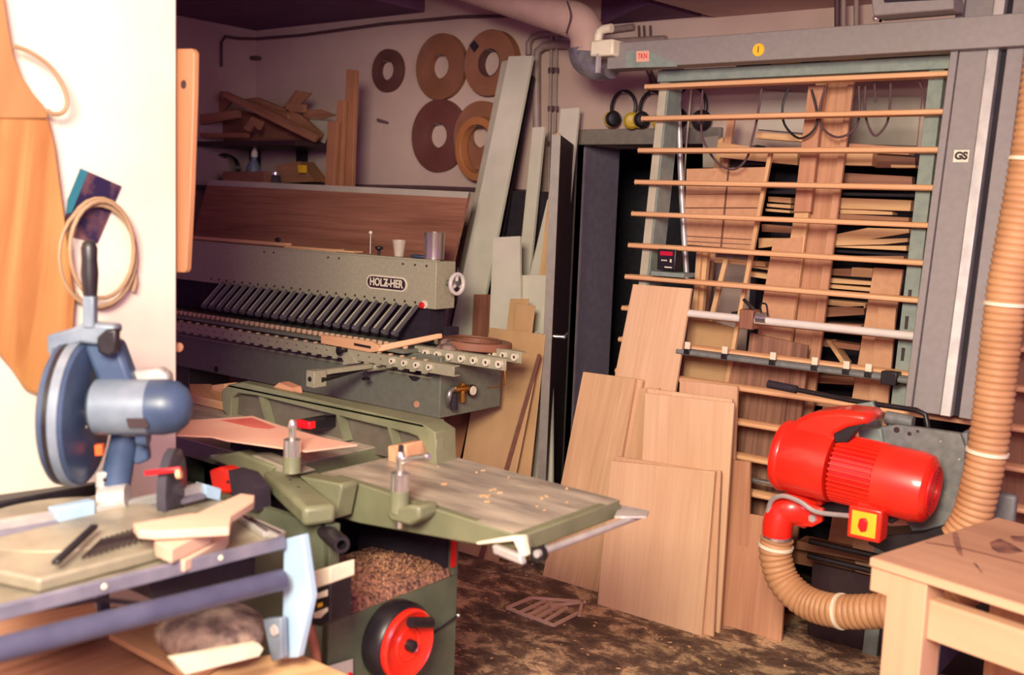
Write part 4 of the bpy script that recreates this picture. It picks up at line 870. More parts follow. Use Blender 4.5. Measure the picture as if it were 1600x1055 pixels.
# horizontal lumber: (pixel quads on Y plane)
lum = [([(1181, 206), (1258, 212), (1258, 222), (1181, 216)], 4.36, m_lumber, 'pale board on the top shelf under the white paper'),
       ([(1124, 222), (1246, 240), (1246, 258), (1124, 246)], 4.34, m_lumber, 'wide pale board end on the top shelf, left of the long uprights'),
       ([(1326, 224), (1420, 230), (1420, 242), (1326, 238)], 4.36, m_plank, 'long flat board lying on the top shelf right of the uprights'),
       ([(1322, 238), (1364, 238), (1362, 259), (1318, 258)], 4.33, m_lumber, 'pale square-ended block right of the long uprights'),
       ([(1364, 240), (1430, 246), (1430, 262), (1366, 262)], 4.4, m_redwood, 'dark block on the top shelf beside the pale block'),
       ([(1392, 257), (1430, 258), (1430, 262), (1392, 262)], 4.34, m_lumber, 'thin batten end under the dark block'),
       ([(1318, 270), (1425, 276), (1425, 290), (1318, 290)], 4.44, m_redwood, 'dark long board in the second shelf gap'),
       ([(1200, 307), (1236, 309), (1236, 318), (1200, 315)], 4.36, m_lumber, 'upper board end of three left of the long uprights'),
       ([(1198, 318), (1235, 320), (1235, 326), (1198, 323)], 4.36, m_lumber, 'middle board end of three left of the long uprights'),
       ([(1196, 326), (1234, 329), (1234, 333), (1196, 330)], 4.36, m_lumber, 'lowest board end of three left of the long uprights'),
       ([(1314, 309), (1424, 313), (1422, 330), (1312, 326)], 4.34, m_lumber, 'wide light board on top of the right-hand stack'),
       ([(1312, 326), (1394, 331), (1394, 336), (1312, 334)], 4.36, m_lumber, 'thin board second in the right-hand stack'),
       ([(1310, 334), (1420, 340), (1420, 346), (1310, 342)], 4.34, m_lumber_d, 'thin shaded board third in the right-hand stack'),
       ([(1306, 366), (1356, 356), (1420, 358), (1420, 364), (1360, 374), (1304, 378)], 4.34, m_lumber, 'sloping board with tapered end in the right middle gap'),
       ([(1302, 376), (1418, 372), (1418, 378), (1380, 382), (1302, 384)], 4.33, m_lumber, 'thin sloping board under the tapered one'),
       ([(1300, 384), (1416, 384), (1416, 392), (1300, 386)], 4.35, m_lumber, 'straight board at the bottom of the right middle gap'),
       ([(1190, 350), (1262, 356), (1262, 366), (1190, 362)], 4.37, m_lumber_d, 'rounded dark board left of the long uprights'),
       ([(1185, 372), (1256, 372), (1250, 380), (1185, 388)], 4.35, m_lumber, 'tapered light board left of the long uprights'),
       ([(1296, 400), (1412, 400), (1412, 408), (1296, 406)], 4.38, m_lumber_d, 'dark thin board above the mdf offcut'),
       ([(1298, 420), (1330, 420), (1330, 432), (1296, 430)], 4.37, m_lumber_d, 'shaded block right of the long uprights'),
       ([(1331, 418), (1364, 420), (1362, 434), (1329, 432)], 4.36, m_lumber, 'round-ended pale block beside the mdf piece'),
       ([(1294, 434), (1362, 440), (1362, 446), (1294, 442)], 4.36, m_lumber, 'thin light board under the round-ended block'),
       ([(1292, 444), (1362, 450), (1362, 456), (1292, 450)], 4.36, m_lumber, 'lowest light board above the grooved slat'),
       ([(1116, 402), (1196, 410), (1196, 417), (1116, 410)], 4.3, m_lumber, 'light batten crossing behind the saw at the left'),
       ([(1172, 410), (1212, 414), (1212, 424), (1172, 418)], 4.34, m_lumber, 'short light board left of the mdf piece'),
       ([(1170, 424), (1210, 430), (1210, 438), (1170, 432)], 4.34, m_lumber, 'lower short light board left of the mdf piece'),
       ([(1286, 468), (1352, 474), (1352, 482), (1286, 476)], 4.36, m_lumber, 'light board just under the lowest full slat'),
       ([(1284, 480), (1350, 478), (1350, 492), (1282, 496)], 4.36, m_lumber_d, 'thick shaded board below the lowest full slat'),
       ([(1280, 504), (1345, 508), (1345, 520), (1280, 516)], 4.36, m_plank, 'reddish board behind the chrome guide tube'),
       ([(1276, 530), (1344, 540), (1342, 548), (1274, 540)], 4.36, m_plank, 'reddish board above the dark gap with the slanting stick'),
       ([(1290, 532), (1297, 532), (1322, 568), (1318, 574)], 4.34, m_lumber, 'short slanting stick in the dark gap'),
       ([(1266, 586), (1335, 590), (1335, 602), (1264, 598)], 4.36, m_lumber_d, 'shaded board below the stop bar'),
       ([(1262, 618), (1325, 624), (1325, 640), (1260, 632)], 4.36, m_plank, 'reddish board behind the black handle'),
       ([(1285, 636), (1345, 644), (1345, 652), (1285, 646)], 4.34, m_plank, 'thin reddish board just above the red hood')]
for px, y, mt, lb in lum: board('lumber_piece', px, PY(y), 0.07 if y < 4.4 else 0.04, mt, lb, 'lumber', G3, grain=X)
# low dark lumber under the saw
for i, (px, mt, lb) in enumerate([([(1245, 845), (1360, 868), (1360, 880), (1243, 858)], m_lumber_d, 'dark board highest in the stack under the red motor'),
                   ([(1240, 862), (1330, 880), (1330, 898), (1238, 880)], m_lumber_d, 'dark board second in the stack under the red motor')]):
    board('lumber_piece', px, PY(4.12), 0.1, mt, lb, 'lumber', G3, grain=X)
# vertical boards behind the saw
G4 = 'boards standing upright behind the slatted frame'
def vb(top, bot, y, th, mt, lb, s=0.03, cat='board', name='upright_board'): return ground_board(name, top, bot, PY(y, s), th, mt, lb, G4, 0, cat)
vb([(1288, 120), (1326, 122)], [(1228, 640), (1262, 645)], 4.24, 0.022, m_plank, 'tallest brown upright plank in the middle behind the saw', 0.04)
vb([(1276, 122), (1291, 122)], [(1190, 640), (1222, 640)], 4.195, 0.022, m_lumber, 'tall lighter upright plank left of the tallest brown one', 0.04)
vb([(1326, 124), (1334, 126)], [(1254, 640), (1270, 640)], 4.205, 0.02, m_plank, 'narrow upright batten along the right of the tallest brown plank', 0.04)
b_ = board('upright_board', [(1263, 134), (1287, 134), (1266, 331), (1240, 331)], PY(4.17, 0.04), 0.02, m_plank, 'shorter upright board hanging in front of the two tall planks, ending at mid height', 'board', G4)
a1 = [(1073, 264), (1201, 261), (1174, 390), (1068, 382)]
t = thing('scored_mdf_board', 'brown mdf panel with scored lines standing behind the upper left slats', 'board', Q(1120, 390, PY(4.32, 0.05)))
mp_ = PY(4.2, 0.06); ppoly(bm := nb(), a1, mp_, 0.016); obj('panel', bm, m_mdf, t)
bm = nb()
for l in ([(1137, 263), (1140, 263), (1128, 386), (1125, 386)], [(1068, 324), (1186, 324), (1186, 326), (1068, 326)], [(1068, 303), (1190, 303), (1190, 304), (1068, 304)], [(1068, 368), (1176, 374), (1176, 375.5), (1068, 369.5)], [(1068, 376), (1174, 382), (1174, 383), (1068, 377.5)]): ppoly(bm, l, PY(4.198, 0.06), 0.001)
obj('scored_lines', bm, m_mdf_edge, t)
t.location = Q(1120, 390, mp_)
for o_ in t.children:
    for v in o_.data.vertices: v.co += ORG[t.name]-t.location
vb([(1200, 238), (1206, 238)], [(1152, 490), (1158, 490)], 4.14, 0.02, m_lumber, 'thin round-edged lath standing right of the scored mdf panel')
vb([(1137, 180), (1148, 180)], [(1128, 250), (1138, 250)], 4.4, 0.02, m_plank, 'reddish stick standing above the scored mdf panel, right of two')
vb([(1122, 218), (1130, 214)], [(1116, 255), (1124, 255)], 4.38, 0.02, m_lumber, 'shorter stick standing above the scored mdf panel, left of two')
vb([(1088, 392), (1096, 392)], [(1082, 480), (1089, 480)], 4.18, 0.02, m_lumber, 'pale batten standing below the scored mdf panel, leftmost')
vb([(1097, 392), (1106, 392)], [(1088, 485), (1097, 485)], 4.2, 0.03, m_lumber, 'second pale batten standing below the scored mdf panel')
vb([(1130, 405), (1137, 405)], [(1110, 485), (1117, 485)], 4.2, 0.02, m_lumber, 'slanting pale lath behind the left end of the guide tube', 0.02)
board('mdf_offcut', [(1208, 376), (1236, 372), (1254, 370), (1250, 412), (1232, 560), (1180, 560), (1186, 500)], PY(4.19, 0.04), 0.018, m_mdf, 'brown mdf offcut standing left of the tall planks', 'board', G4)
vb([(1365, 418), (1411, 421)], [(1328, 640), (1376, 645)], 4.2, 0.018, m_mdf, 'large brown mdf offcut standing near the right green post')
vb([(1372, 480), (1400, 482)], [(1355, 640), (1386, 645)], 4.16, 0.018, m_mdf, 'narrower mdf offcut in front of the large one near the green post')
vb([(1076, 492), (1152, 514)], [(1066, 600), (1136, 612)], 4.16, 0.012, m_ply, 'yellowish sheet standing behind the tall beech panel')
vb([(1172, 520), (1262, 540)], [(1150, 700), (1240, 720)], 4.13, 0.018, m_walnut, 'dark striped walnut board standing behind the lower slats')
vb([(1140, 560), (1172, 565)], [(1124, 700), (1152, 700)], 4.16, 0.018, m_walnut, 'second dark walnut board left of the striped one')
vb([(1230, 560), (1262, 565)], [(1208, 740), (1240, 740)], 4.1, 0.018, m_walnut, 'walnut board standing right behind the red motor')
ground_board('upright_board', [(1540, 470), (1640, 480)], [(1525, 800), (1625, 810)], PY(4.14, 0.03), 0.02, m_redwood, 'dark red-brown board standing behind the slats at the far right', G4)
# white paper + cables on the wall
board('paper_sheet', [(1186, 141), (1262, 146), (1254, 208), (1184, 202)], PY(YW-0.03), 0.02, m_wall, 'pale paper sheet fixed on the wall behind the upper slats', 'paper')
board('paper_sheet', [(1290, 150), (1440, 152), (1432, 228), (1284, 224)], PY(YW-0.02), 0.012, m_grey_board, 'greyish sheet on the wall right of the tall planks', 'paper')
board('plastic_bag', [(1098, 215), (1122, 212), (1120, 262), (1098, 262)], PY(YW-0.1), 0.03, m_grey_board, 'greyish plastic bag hanging beside the door frame', 'bag')
board('plastic_bag', [(1146, 236), (1182, 226), (1178, 262), (1136, 262)], PY(4.5), 0.1, m_plastic, 'crumpled translucent bag above the scored mdf panel', 'bag')
for i, (pts, lb) in enumerate([([(1190, 138), (1184, 180), (1176, 215), (1168, 245), (1150, 264), (1128, 260), (1110, 240), (1096, 205), (1098, 140)], 'long hanging cable loop nearest the door'),
          ([(1232, 138), (1223, 165), (1226, 195), (1248, 216), (1270, 205), (1277, 180), (1268, 140)], 'hanging cable loop in front of the white paper'),
          ([(1290, 135), (1281, 170), (1284, 198), (1305, 214), (1328, 208), (1342, 185), (1342, 135)], 'hanging cable loop in front of the tall planks'),
          ([(1352, 135), (1352, 180), (1366, 212), (1384, 196), (1390, 170), (1392, 130)], 'hanging cable loop right of the tall planks'),
          ([(1366, 125), (1368, 160)], 'short hanging cable end right of the tall planks'), ([(1436, 126), (1444, 150), (1446, 180)], 'cable hanging behind the right green post')]):
    tube(bm := nb(), [Q(x, y, PY(4.2)) for x, y in pts], 0.005, 7, 4); tag(obj('hanging_cable', bm, m_pipe_d if i != 1 else m_dark), lb, 'cable', 'cable loops hanging behind the saw')
tube(bm := nb(), [Q(1080, 140, PY(4.6)), Q(1072, 230, PY(4.6)), Q(1068, 300, PY(4.6))], 0.004, 6); tag(obj('hanging_cable', bm, m_cream), 'thin white cable hanging beside the saw frame rod', 'cable', 'cable loops hanging behind the saw')
board('yellow_case', [(1205, 96), (1238, 92), (1238, 100), (1205, 104)], PY(4.45), 0.1, m_muff_y, 'yellow case end seen between the top beam and the rail, left', 'case')
board('yellow_case', [(1296, 90), (1340, 86), (1340, 94), (1296, 98)], PY(4.45), 0.1, m_muff_y, 'yellow case end seen between the top beam and the rail, right', 'case')
board('wall_board', [(1150, 92), (1480, 70), (1480, 96), (1150, 112)], PY(4.55), 0.05, m_black, 'black board on the wall behind the top beam', 'board')
for i, x in enumerate((1308, 1318, 1338)): pipe('pipe_stub', [Q(x, -30, PY(4.6)), Q(x, 60, PY(4.6))], 0.012, m_pipe if i else m_pipe_d, ('dark pipe dropping from the ceiling behind the beam, leftmost', 'grey pipe dropping from the ceiling behind the beam, middle', 'grey pipe dropping from the ceiling behind the beam, rightmost')[i], group='pipes above the top beam')

# ============================================================ BEECH PANELS leaning on the slats
G5 = 'veneered panels leaning on the slatted saw frame'
def leaner(tl, tr, br, bl, y, lean, th, mt, lb, z0=0.0):
    pl = PY(y, lean); a, b = Q(*tl, pl), Q(*tr, pl); c_, d_ = down(tr, br, z0, pl), down(tl, bl, z0, pl)
    n = pl[0].normalized(); return tag(obj('veneered_board', prism(nb(), [a, b, c_, d_], n*th), mt, bevel=0.0012, grain=d_-a), lb, 'panel', G5)
leaner((989, 444), (1080, 451), (1050, 640), (958, 600), 3.86, 0.085, 0.016, m_beech, 'tallest light beech panel rising above the others, leaning on the saw frame')
leaner((911, 581), (992, 592), (936, 916), (850, 889), 3.785, 0.1, 0.018, m_oak, 'leftmost panel with cathedral grain, leaning left')
leaner((994, 592), (1004, 594), (946, 916), (938, 912), 3.81, 0.1, 0.018, m_beech2, 'reddish narrow edge showing just right of the leftmost panel')
leaner((1000, 606), (1030, 606), (998, 760), (974, 760), 3.785, 0.1, 0.014, m_oak, 'narrow grained panel between the leftmost and the middle panel')
leaner((1062, 594), (1152, 604), (1146, 760), (1056, 750), 3.86, 0.07, 0.016, m_beech2, 'panel peeping out behind the middle panels at upper right')
leaner((1012, 607), (1144, 624), (1130, 860), (1000, 840), 3.765, 0.09, 0.014, m_beech, 'wide panel second from the front, its top showing above the front panel')
leaner((1008, 614), (1147, 630), (1132, 860), (998, 840), 3.74, 0.09, 0.014, m_beech, 'wide middle panel just behind the front ones')
leaner((962, 713), (1100, 735), (1090, 950), (945, 930), 3.715, 0.09, 0.012, m_beech2, 'panel directly behind the front panel, its upper left corner showing')
leaner((962, 730), (1126, 736), (1116, 962), (945, 940), 3.69, 0.09, 0.012, m_beech2, 'panel whose right edge sticks out beside the front panel')
leaner((955, 720), (1117, 737), (1098, 965), (934, 938), 3.665, 0.09, 0.016, m_beech, 'front beech panel standing lowest and nearest')
leaner((1140, 718), (1172, 722), (1170, 850), (1130, 850), 3.84, 0.08, 0.016, m_plank, 'small narrow brown panel right of the middle stack')
leaner((1134, 798), (1232, 812), (1223, 962), (1119, 958), 3.83, 0.11, 0.016, m_plank, 'low brown panel at the right, behind the curved hose')

# lattice of thin laths on the floor
t = thing('lath_grating', 'flat little grid of thin wooden laths lying on the dusty floor', 'grating', Q(850, 953, PZ(0)))
fl = lambda x, y: Q(x, y, PZ(0.012))
seg = [((792, 948), (830, 932)), ((830, 932), (910, 938)), ((905, 955), (865, 975)), ((865, 975), (792, 948)), ((910, 938), (905, 960))]+[((800+i*13, 950+i*4.6), (838+i*12, 934+i*3.4)) for i in range(1, 5)]+[((860, 945), (915, 938))]
for a, b in seg: bar(bm := nb(), fl(*a)-Z*0.006, fl(*b)-Z*0.006, 0.012, 0.01); obj('lath', bm, m_raw, t)
for i, (a, b) in enumerate((((1312, 996), (1368, 1014)), ((1345, 1004), (1366, 992)))):
    bar(bm := nb(), Q(*a, PZ(0.006)), Q(*b, PZ(0.006)), 0.014, 0.012); tag(obj('floor_stick', bm, m_lumber), ('longer pale stick lying on the floor beside the workbench leg', 'short pale stick lying on the floor crossing the longer one')[i], 'stick')
bm = nb()
for i in range(420):
    x, y = random.uniform(-2.8, -0.4), random.uniform(2.3, 4.4); s = random.uniform(0.002, 0.007); a = random.uniform(0, 3.14)
    bar(bm, (x, y, 0.002), (x+math.cos(a)*s*2.4, y+math.sin(a)*s*2.4, 0.003), s*1.3, 0.0015)
tag(obj('floor_shavings', bm, m_lumber), 'scattered pale wood shavings on the dark floor', 'shavings', kind='stuff')

# ============================================================ WORKBENCH (right)
c0 = V((-0.80, 2.496, 0)); e1 = V((0.36, -0.085, 0)).normalized(); e2 = V((-e1.y, e1.x, 0)); zt_ = 0.85
WB = thing('workbench', 'plain wooden workbench with a stained top and thick legs, lower right', 'workbench', c0+e1*0.5+e2*0.28)
def wb(name, a0, a1, b0, b1, z0, z1, mat=m_bench, grain=None, bv=0.003):
    return obj(name, prism(nb(), [c0+e1*a0+e2*b0+Z*z0, c0+e1*a1+e2*b0+Z*z0, c0+e1*a1+e2*b1+Z*z0, c0+e1*a0+e2*b1+Z*z0], (0, 0, z1-z0)), mat, WB, bv, grain=grain or e1)
top = wb('bench_top', 0, 1.2, 0, 0.62, zt_-0.022, zt_, m_benchtop)
wb('top_edging', 0, 1.2, -0.004, 0.0, zt_-0.022, zt_-0.001, m_bench)
wb('end_cleat', 0.0, 0.05, 0.005, 0.6, zt_-0.085, zt_-0.022, m_bench, e2)
for a_, b_ in ((0.045, 0.005), (1.05, 0.005), (0.045, 0.53), (0.55, 0.53), (1.05, 0.53)):
    wb('leg', a_, a_+0.10, b_, b_+0.085, 0, zt_-0.022, m_bench if b_ < 0.1 else m_plank, Z)
wb('side_rail', 0.145, 1.05, 0.02, 0.06, zt_-0.16, zt_-0.065)
wb('side_rail', 0.145, 1.05, 0.54, 0.58, zt_-0.11, zt_-0.022, m_plank)
wb('lower_rail', 0.145, 1.05, 0.5, 0.54, 0.3, 0.36, m_plank)
wb('lower_shelf', 0.15, 1.05, 0.1, 0.53, 0.27, 0.3, m_plank)
def stain(name, pts): 
    bm = nb(); prism(bm, [Q(x, y, PZ(zt_)) for x, y in pts], (0, 0, 0.0006)); obj(name, bm, m_stain, top)
m_stain = noise_mat('dark_stain', (92, 60, 58), (150, 104, 86), 22, 0.6, detail=6)
stain('stain', [(1488, 833), (1496, 832), (1503, 858), (1504, 870), (1496, 864), (1490, 848)]); stain('stain', [(1546, 848), (1562, 842), (1580, 850), (1600, 862), (1580, 866), (1560, 864), (1550, 858)]); stain('stain', [(1520, 879), (1526, 882), (1536, 896), (1532, 894)])
stain('stain', [(1578, 838), (1600, 838), (1600, 848), (1584, 846)])
prism(bm := nb(), [Q(x, y, PZ(zt_+0.0003)) for x, y in ((1446, 847), (1500, 855), (1600, 880), (1600, 881.5), (1500, 857), (1446, 848.5))], (0, 0, 0.0004)); obj('board_joint', bm, m_mdf_edge, top)
# boxes behind bench
board('storage_bin', [(1425, 960), (1475, 960), (1466, 1055), (1420, 1055)], PY(3.3), 0.3, m_alu_d, 'blue-grey metal bin standing on the floor behind the workbench', 'bin')
t = thing('dark_cabinet', 'dark cabinet standing behind the workbench at the far right', 'cabinet', (-0.35, 3.7, 0))
box(bm := nb(), (-0.72, 3.5, 0), (0.3, 3.8, 0.42)); obj('carcass', bm, m_black, t); box(bm := nb(), (-0.5, 3.49, 0.03), (-0.1, 3.5, 0.4)); obj('door', bm, m_badge, t)

# ============================================================ JOINTER-PLANER (centre)
ZT = 0.90
J = thing('jointer_planer', 'olive green jointer-planer with a long steel table and red handwheel', 'planer', (-2.2, 2.0, 0))
# right table
x0, x1, ya, yb2 = -2.15, -1.345, 1.93, 2.30
TX, TY0, TY1 = -1.407, 1.905, 2.33
prism(bm := nb(), [(TX, TY0, ZT-0.006), (TX, TY1, ZT-0.006), (-2.15, TY1+0.055, ZT-0.006), (-2.15, TY0+0.055, ZT-0.006)], (0, 0, 0.006)); tbl = obj('table_surface', bm, m_cast, J, grain=X)
vA, vB = V((TX, TY0-0.004, 0)), V((-2.15, TY0+0.051, 0)); fd = (vB-vA).normalized(); fn = V((-fd.y, fd.x, 0))
pn_ = PN(fn, vA); front = [Q(x, y, pn_) for x, y in ((520, 744), (560, 756), (815, 839), (822, 860), (748, 852), (560, 818), (516, 806))]
prism(bm := nb(), front, fn*-0.03 if fn.y < 0 else fn*0.03); obj('table_casting', bm, m_green, J, 0.004)
pe_ = PX(TX+0.003); prism(bm := nb(), [Q(x, y, pe_) for x, y in ((815, 838), (968, 783), (974, 806), (824, 862))], (-0.03, 0, 0)); obj('table_end', bm, m_green, J, 0.004)
prism(bm := nb(), [(TX-0.02, TY0+0.03, ZT-0.05), (TX-0.02, TY1-0.01, ZT-0.05), (-2.15, TY1+0.04, ZT-0.05), (-2.15, TY0+0.07, ZT-0.05)], (0, 0, 0.043)); obj('table_slab', bm, m_green, J, 0.004)
prism(bm := nb(), [(TX-0.2, TY0+0.05, ZT-0.085), (TX-0.2, TY1-0.05, ZT-0.085), (-2.15, TY1, ZT-0.09), (-2.15, TY0+0.08, ZT-0.09)], (0, 0, 0.06)); obj('underside_web', bm, m_green, J, 0.01)
bm = nb()
for i in range(18):
    x = random.uniform(-2.0, -1.45); y = random.uniform(2.05, 2.33); sz = random.uniform(0.002, 0.007); a = random.uniform(0, 3.14)
    bar(bm, (x, y, ZT+0.001), (x+math.cos(a)*sz*2.5, y+math.sin(a)*sz*2.5, ZT+0.002), sz*1.4, 0.0015)
tag(obj('table_shavings', bm, m_lumber), 'pale shavings scattered on the steel planer table', 'shavings', kind='stuff')
# left table (further)
prism(bm := nb(), [(-2.28, ya+0.02, ZT-0.006), (-2.28, 2.38, ZT-0.006), (-3.35, 2.46, ZT-0.006), (-3.35, ya+0.02, ZT-0.006)], (0, 0, 0.004)); obj('table_surface', bm, m_cast, J)
prism(bm := nb(), [(-2.28, ya+0.02, ZT-0.06), (-2.28, 2.385, ZT-0.06), (-3.35, 2.465, ZT-0.06), (-3.35, ya+0.02, ZT-0.06)], (0, 0, 0.053)); obj('table_casting', bm, m_green, J, 0.004)
prism(bm := nb(), [(-2.15, ya+0.06, ZT-0.07), (-2.15, 2.3, ZT-0.07), (-2.28, 2.3, ZT-0.07), (-2.28, ya+0.06, ZT-0.07)], (0, 0, 0.02)); obj('cutter_block', bm, m_black, J)
# silver end bar at right end and grey bracket
a, b = Q(1008, 803, PZ(0.862)), Q(838, 866, PZ(0.868)); cyl(bm := nb(), a, b, 0.009, n=12); eb = obj('end_bar', bm, m_alu, J)
prism(bm := nb(), [Q(968, 792, PZ(0.87)), Q(1014, 802, PZ(0.87)), Q(1010, 810, PZ(0.87)), Q(960, 810, PZ(0.87))], (0, 0, 0.006)); obj('end_plate', bm, m_alu, eb)
q = Q(842, 866, PZ(0.862)); lathe(bm := nb(), q, b-a, [(0.018, -0.012), (0.018, 0.008)], 18); obj('rubber_stop', bm, m_dark, eb)
lathe(bm := nb(), q, b-a, [(0.006, 0.008), (0.005, 0.013)], 12); obj('stop_screw', bm, m_chrome, eb)
pj = PY(1.86)
ppoly(bm := nb(), [(768, 852), (812, 868), (816, 884), (770, 866)], pj, 0.02); obj('end_bracket', bm, m_alu, J, 0.004)
ppoly(bm := nb(), [(742, 848), (800, 838), (816, 838), (822, 870), (812, 868), (802, 846), (746, 852)], PY(1.87), 0.02); obj('bracket_arm', bm, m_cream, J, 0.003)
# fence / bridge guard
fpl = PY(2.27)
outer = [(346, 612), (356, 602), (380, 598), (660, 663), (678, 676), (682, 690), (681, 738), (665, 732), (664, 700), (652, 682), (636, 676), (400, 618), (372, 614), (362, 622), (360, 650), (378, 668), (366, 662), (348, 640)]
prism(bm := nb(), [Q(x, y, fpl) for x, y in outer], (0, 0.035, 0)); fe = obj('fence_frame', bm, m_green, J, 0.002)
ppoly(bm := nb(), [(346, 612), (356, 602), (652, 672), (668, 690), (667, 728), (400, 668), (370, 664), (350, 642)], PY(2.30), 0.012); obj('fence_plate', bm, m_fence, fe)
prism(bm := nb(), [Q(356, 601, fpl), Q(662, 664, fpl), Q(662, 664, fpl)+V((0, 0.09, 0.004)), Q(356, 601, fpl)+V((0, 0.09, 0.004))], (0, 0, -0.008)); obj('fence_top', bm, m_green, fe, 0.001)
ppoly(bm := nb(), [(662, 664), (680, 676), (682, 738), (668, 734), (667, 690)], PY(2.268), 0.09); obj('fence_end', bm, m_green, fe, 0.002)
for x in (404, 525, 605): prism(bm := nb(), [Q(x, 620+(x-404)*0.235, PY(2.268)), Q(x+4, 621+(x-404)*0.235, PY(2.268)), Q(x+16, 664+(x-404)*0.21, PY(2.268)), Q(x+12, 664+(x-404)*0.21, PY(2.268))], (0, 0.03, 0)); obj('fence_rib', bm, m_green, fe)
# red/black knob on fence
ppoly(bm := nb(), [(450, 658), (466, 656), (483, 660), (483, 672), (452, 668)], PY(2.18), 0.03); obj('fence_lock', bm, m_redp, fe, 0.004)
ppoly(bm := nb(), [(466, 655), (484, 657), (484, 675), (470, 673)], PY(2.19), 0.115); obj('lock_grip', bm, m_dark, fe, 0.004)
ppoly(bm := nb(), [(605, 697), (634, 694), (634, 716), (624, 738), (606, 730)], PY(2.2), 0.1); obj('fence_clamp', bm, m_mdf, fe, 0.005)
# posts with chrome tops
def clamp_post(px, py, y, h1, h2, r, lever=None, name='clamp_post'):
    q = Q(px, py, PY(y)); lathe(bm := nb(), q, Z, [(r*1.05, 0), (r, 0.003), (r, h1)], 24); po = obj(name, bm, m_green, J, 0.001)
    lathe(bm := nb(), q+Z*h1, Z, [(r*0.98, 0), (r*0.98, h2), (r*0.6, h2+0.003), (0.01, h2+0.006), (0.011, h2+0.03), (0.013, h2+0.035), (0.01, h2+0.05), (0.006, h2+0.055)], 24); obj('chrome_collar', bm, m_chrome, po)
    if lever: 
        a = q+Z*(h1+h2+0.03); b = Q(lever[0], lever[1], PY(y-0.02)); tube(bm := nb(), [a, (a+b)/2+Z*0.002, b], lambda s: 0.007+0.001*s, 10); lathe(bm, b, b-a, [(0.009, -0.006), (0.01, 0), (0.006, 0.008)], 12); obj('clamp_lever', bm, m_chrome, po)
        lathe(bm := nb(), q+Z*(h1+h2+0.052), Z, [(0.007, 0), (0.0065, 0.018)], 14); obj('lever_cap', bm, m_dark, po)
    return q
clamp_post(456, 738, 1.86, 0.045, 0.045, 0.024, lever=None)
qq = clamp_post(624, 800, 1.88, 0.055, 0.045, 0.024, lever=(668, 714))
ppoly(bm := nb(), [(604, 796), (640, 790), (655, 792), (655, 812), (640, 822), (612, 816), (604, 808)], PY(1.86), 0.07); obj('post_bracket', bm, m_green, J, 0.008)
q = Q(624, 820, PY(1.87)); lathe(bm := nb(), q, -Z, [(0.008, -0.01), (0.008, 0.008), (0.004, 0.01)], 10); obj('bracket_bolt', bm, m_chrome, J)
# angled casting with black tube
aA, aB = Q(446, 758, PY(1.87)), Q(500, 806, PY(1.74)); bar(bm := nb(), aA-(aB-aA)*0.25, aB, 0.085, 0.05); ang = obj('angled_casting', bm, m_green, J, 0.012)
ppoly(bm := nb(), [(466, 744), (532, 756), (534, 762), (524, 812), (512, 806), (516, 790)], PY(1.87), 0.06); obj('casting_wing', bm, m_green, J, 0.008)
ppoly(bm := nb(), [(320, 716), (370, 706), (430, 730), (398, 766), (396, 800), (384, 802), (382, 752), (366, 734)], PY(1.88), 0.05); obj('left_casting', bm, m_green, J, 0.008)
ppoly(bm := nb(), [(325, 712), (400, 712), (470, 740), (440, 742), (404, 742), (360, 728)], PY(1.89), 0.06); obj('casting_lip', bm, m_cast, J, 0.004)
for k_ in (0.15, 0.4): lathe(bm := nb(), aA.lerp(aB, k_)+Z*0.0255, Z, [(0.004, 0), (0.0035, 0.001)], 8); obj('screw_hole', bm, m_black, ang)
ha, hb_ = Q(488, 812, PY(1.84)), Q(534, 852, PY(1.72)); tube(bm := nb(), [ha, ha.lerp(hb_, 0.35)], 0.024, 18); obj('tube_socket', bm, m_brass if 0 else m_green, J)
lathe(bm := nb(), ha.lerp(hb_, 0.3), hb_-ha, [(0.022, 0), (0.022, (hb_-ha).length*0.68), (0.02, (hb_-ha).length*0.7), (0.012, (hb_-ha).length*0.7), (0.011, (hb_-ha).length*0.5)], 22); obj('black_tube', bm, m_dark, J)
# base: end face X=-1.9 between y 1.80 and 2.26, with opening
BX = -1.9; by0, by1 = 1.765, 2.265
def F3(x, y): return Q(x, y, PX(BX))
zo0, zo1 = F3(532, 960), F3(704, 912)
zlow = 0.592
bm = nb(); box(bm, (BX-0.02, by0, 0), (BX, by1, zlow)); box(bm, (BX-0.02, by0, zlow), (BX, by0+0.035, 0.845)); box(bm, (BX-0.02, by1-0.02, zlow), (BX, by1, 0.845))
base = obj('base_end_panel', bm, m_green_base, J, 0.002)
bm = nb(); box(bm, (-2.75, by0+0.0, 0), (BX-0.02, by0+0.02, 0.84)); box(bm, (-2.75, by1-0.02, 0), (BX-0.02, by1, 0.84)); box(bm, (-2.77, by0, 0), (-2.75, by1, 0.84)); obj('base_cabinet', bm, m_green_base, J)
bm = nb(); box(bm, (-2.3, by0+0.021, zlow-0.03), (-2.28, by1-0.021, 0.80)); box(bm, (-2.28, by1-0.028, zlow-0.03), (BX-0.021, by1-0.021, 0.80)); obj('dark_backing', bm, m_black, J)  # black panels added: shade inside the base put into their colour
box(bm := nb(), (-2.75, by0+0.02, zlow-0.04), (BX-0.02, by1-0.02, zlow-0.03)); obj('chip_tray', bm, m_black, J)  # tray coloured black for the shade inside the base
box(bm := nb(), (BX-0.004, by1-0.03, 0.62), (BX+0.003, by1-0.012, 0.84)); obj('red_stripe', bm, m_redp, base)
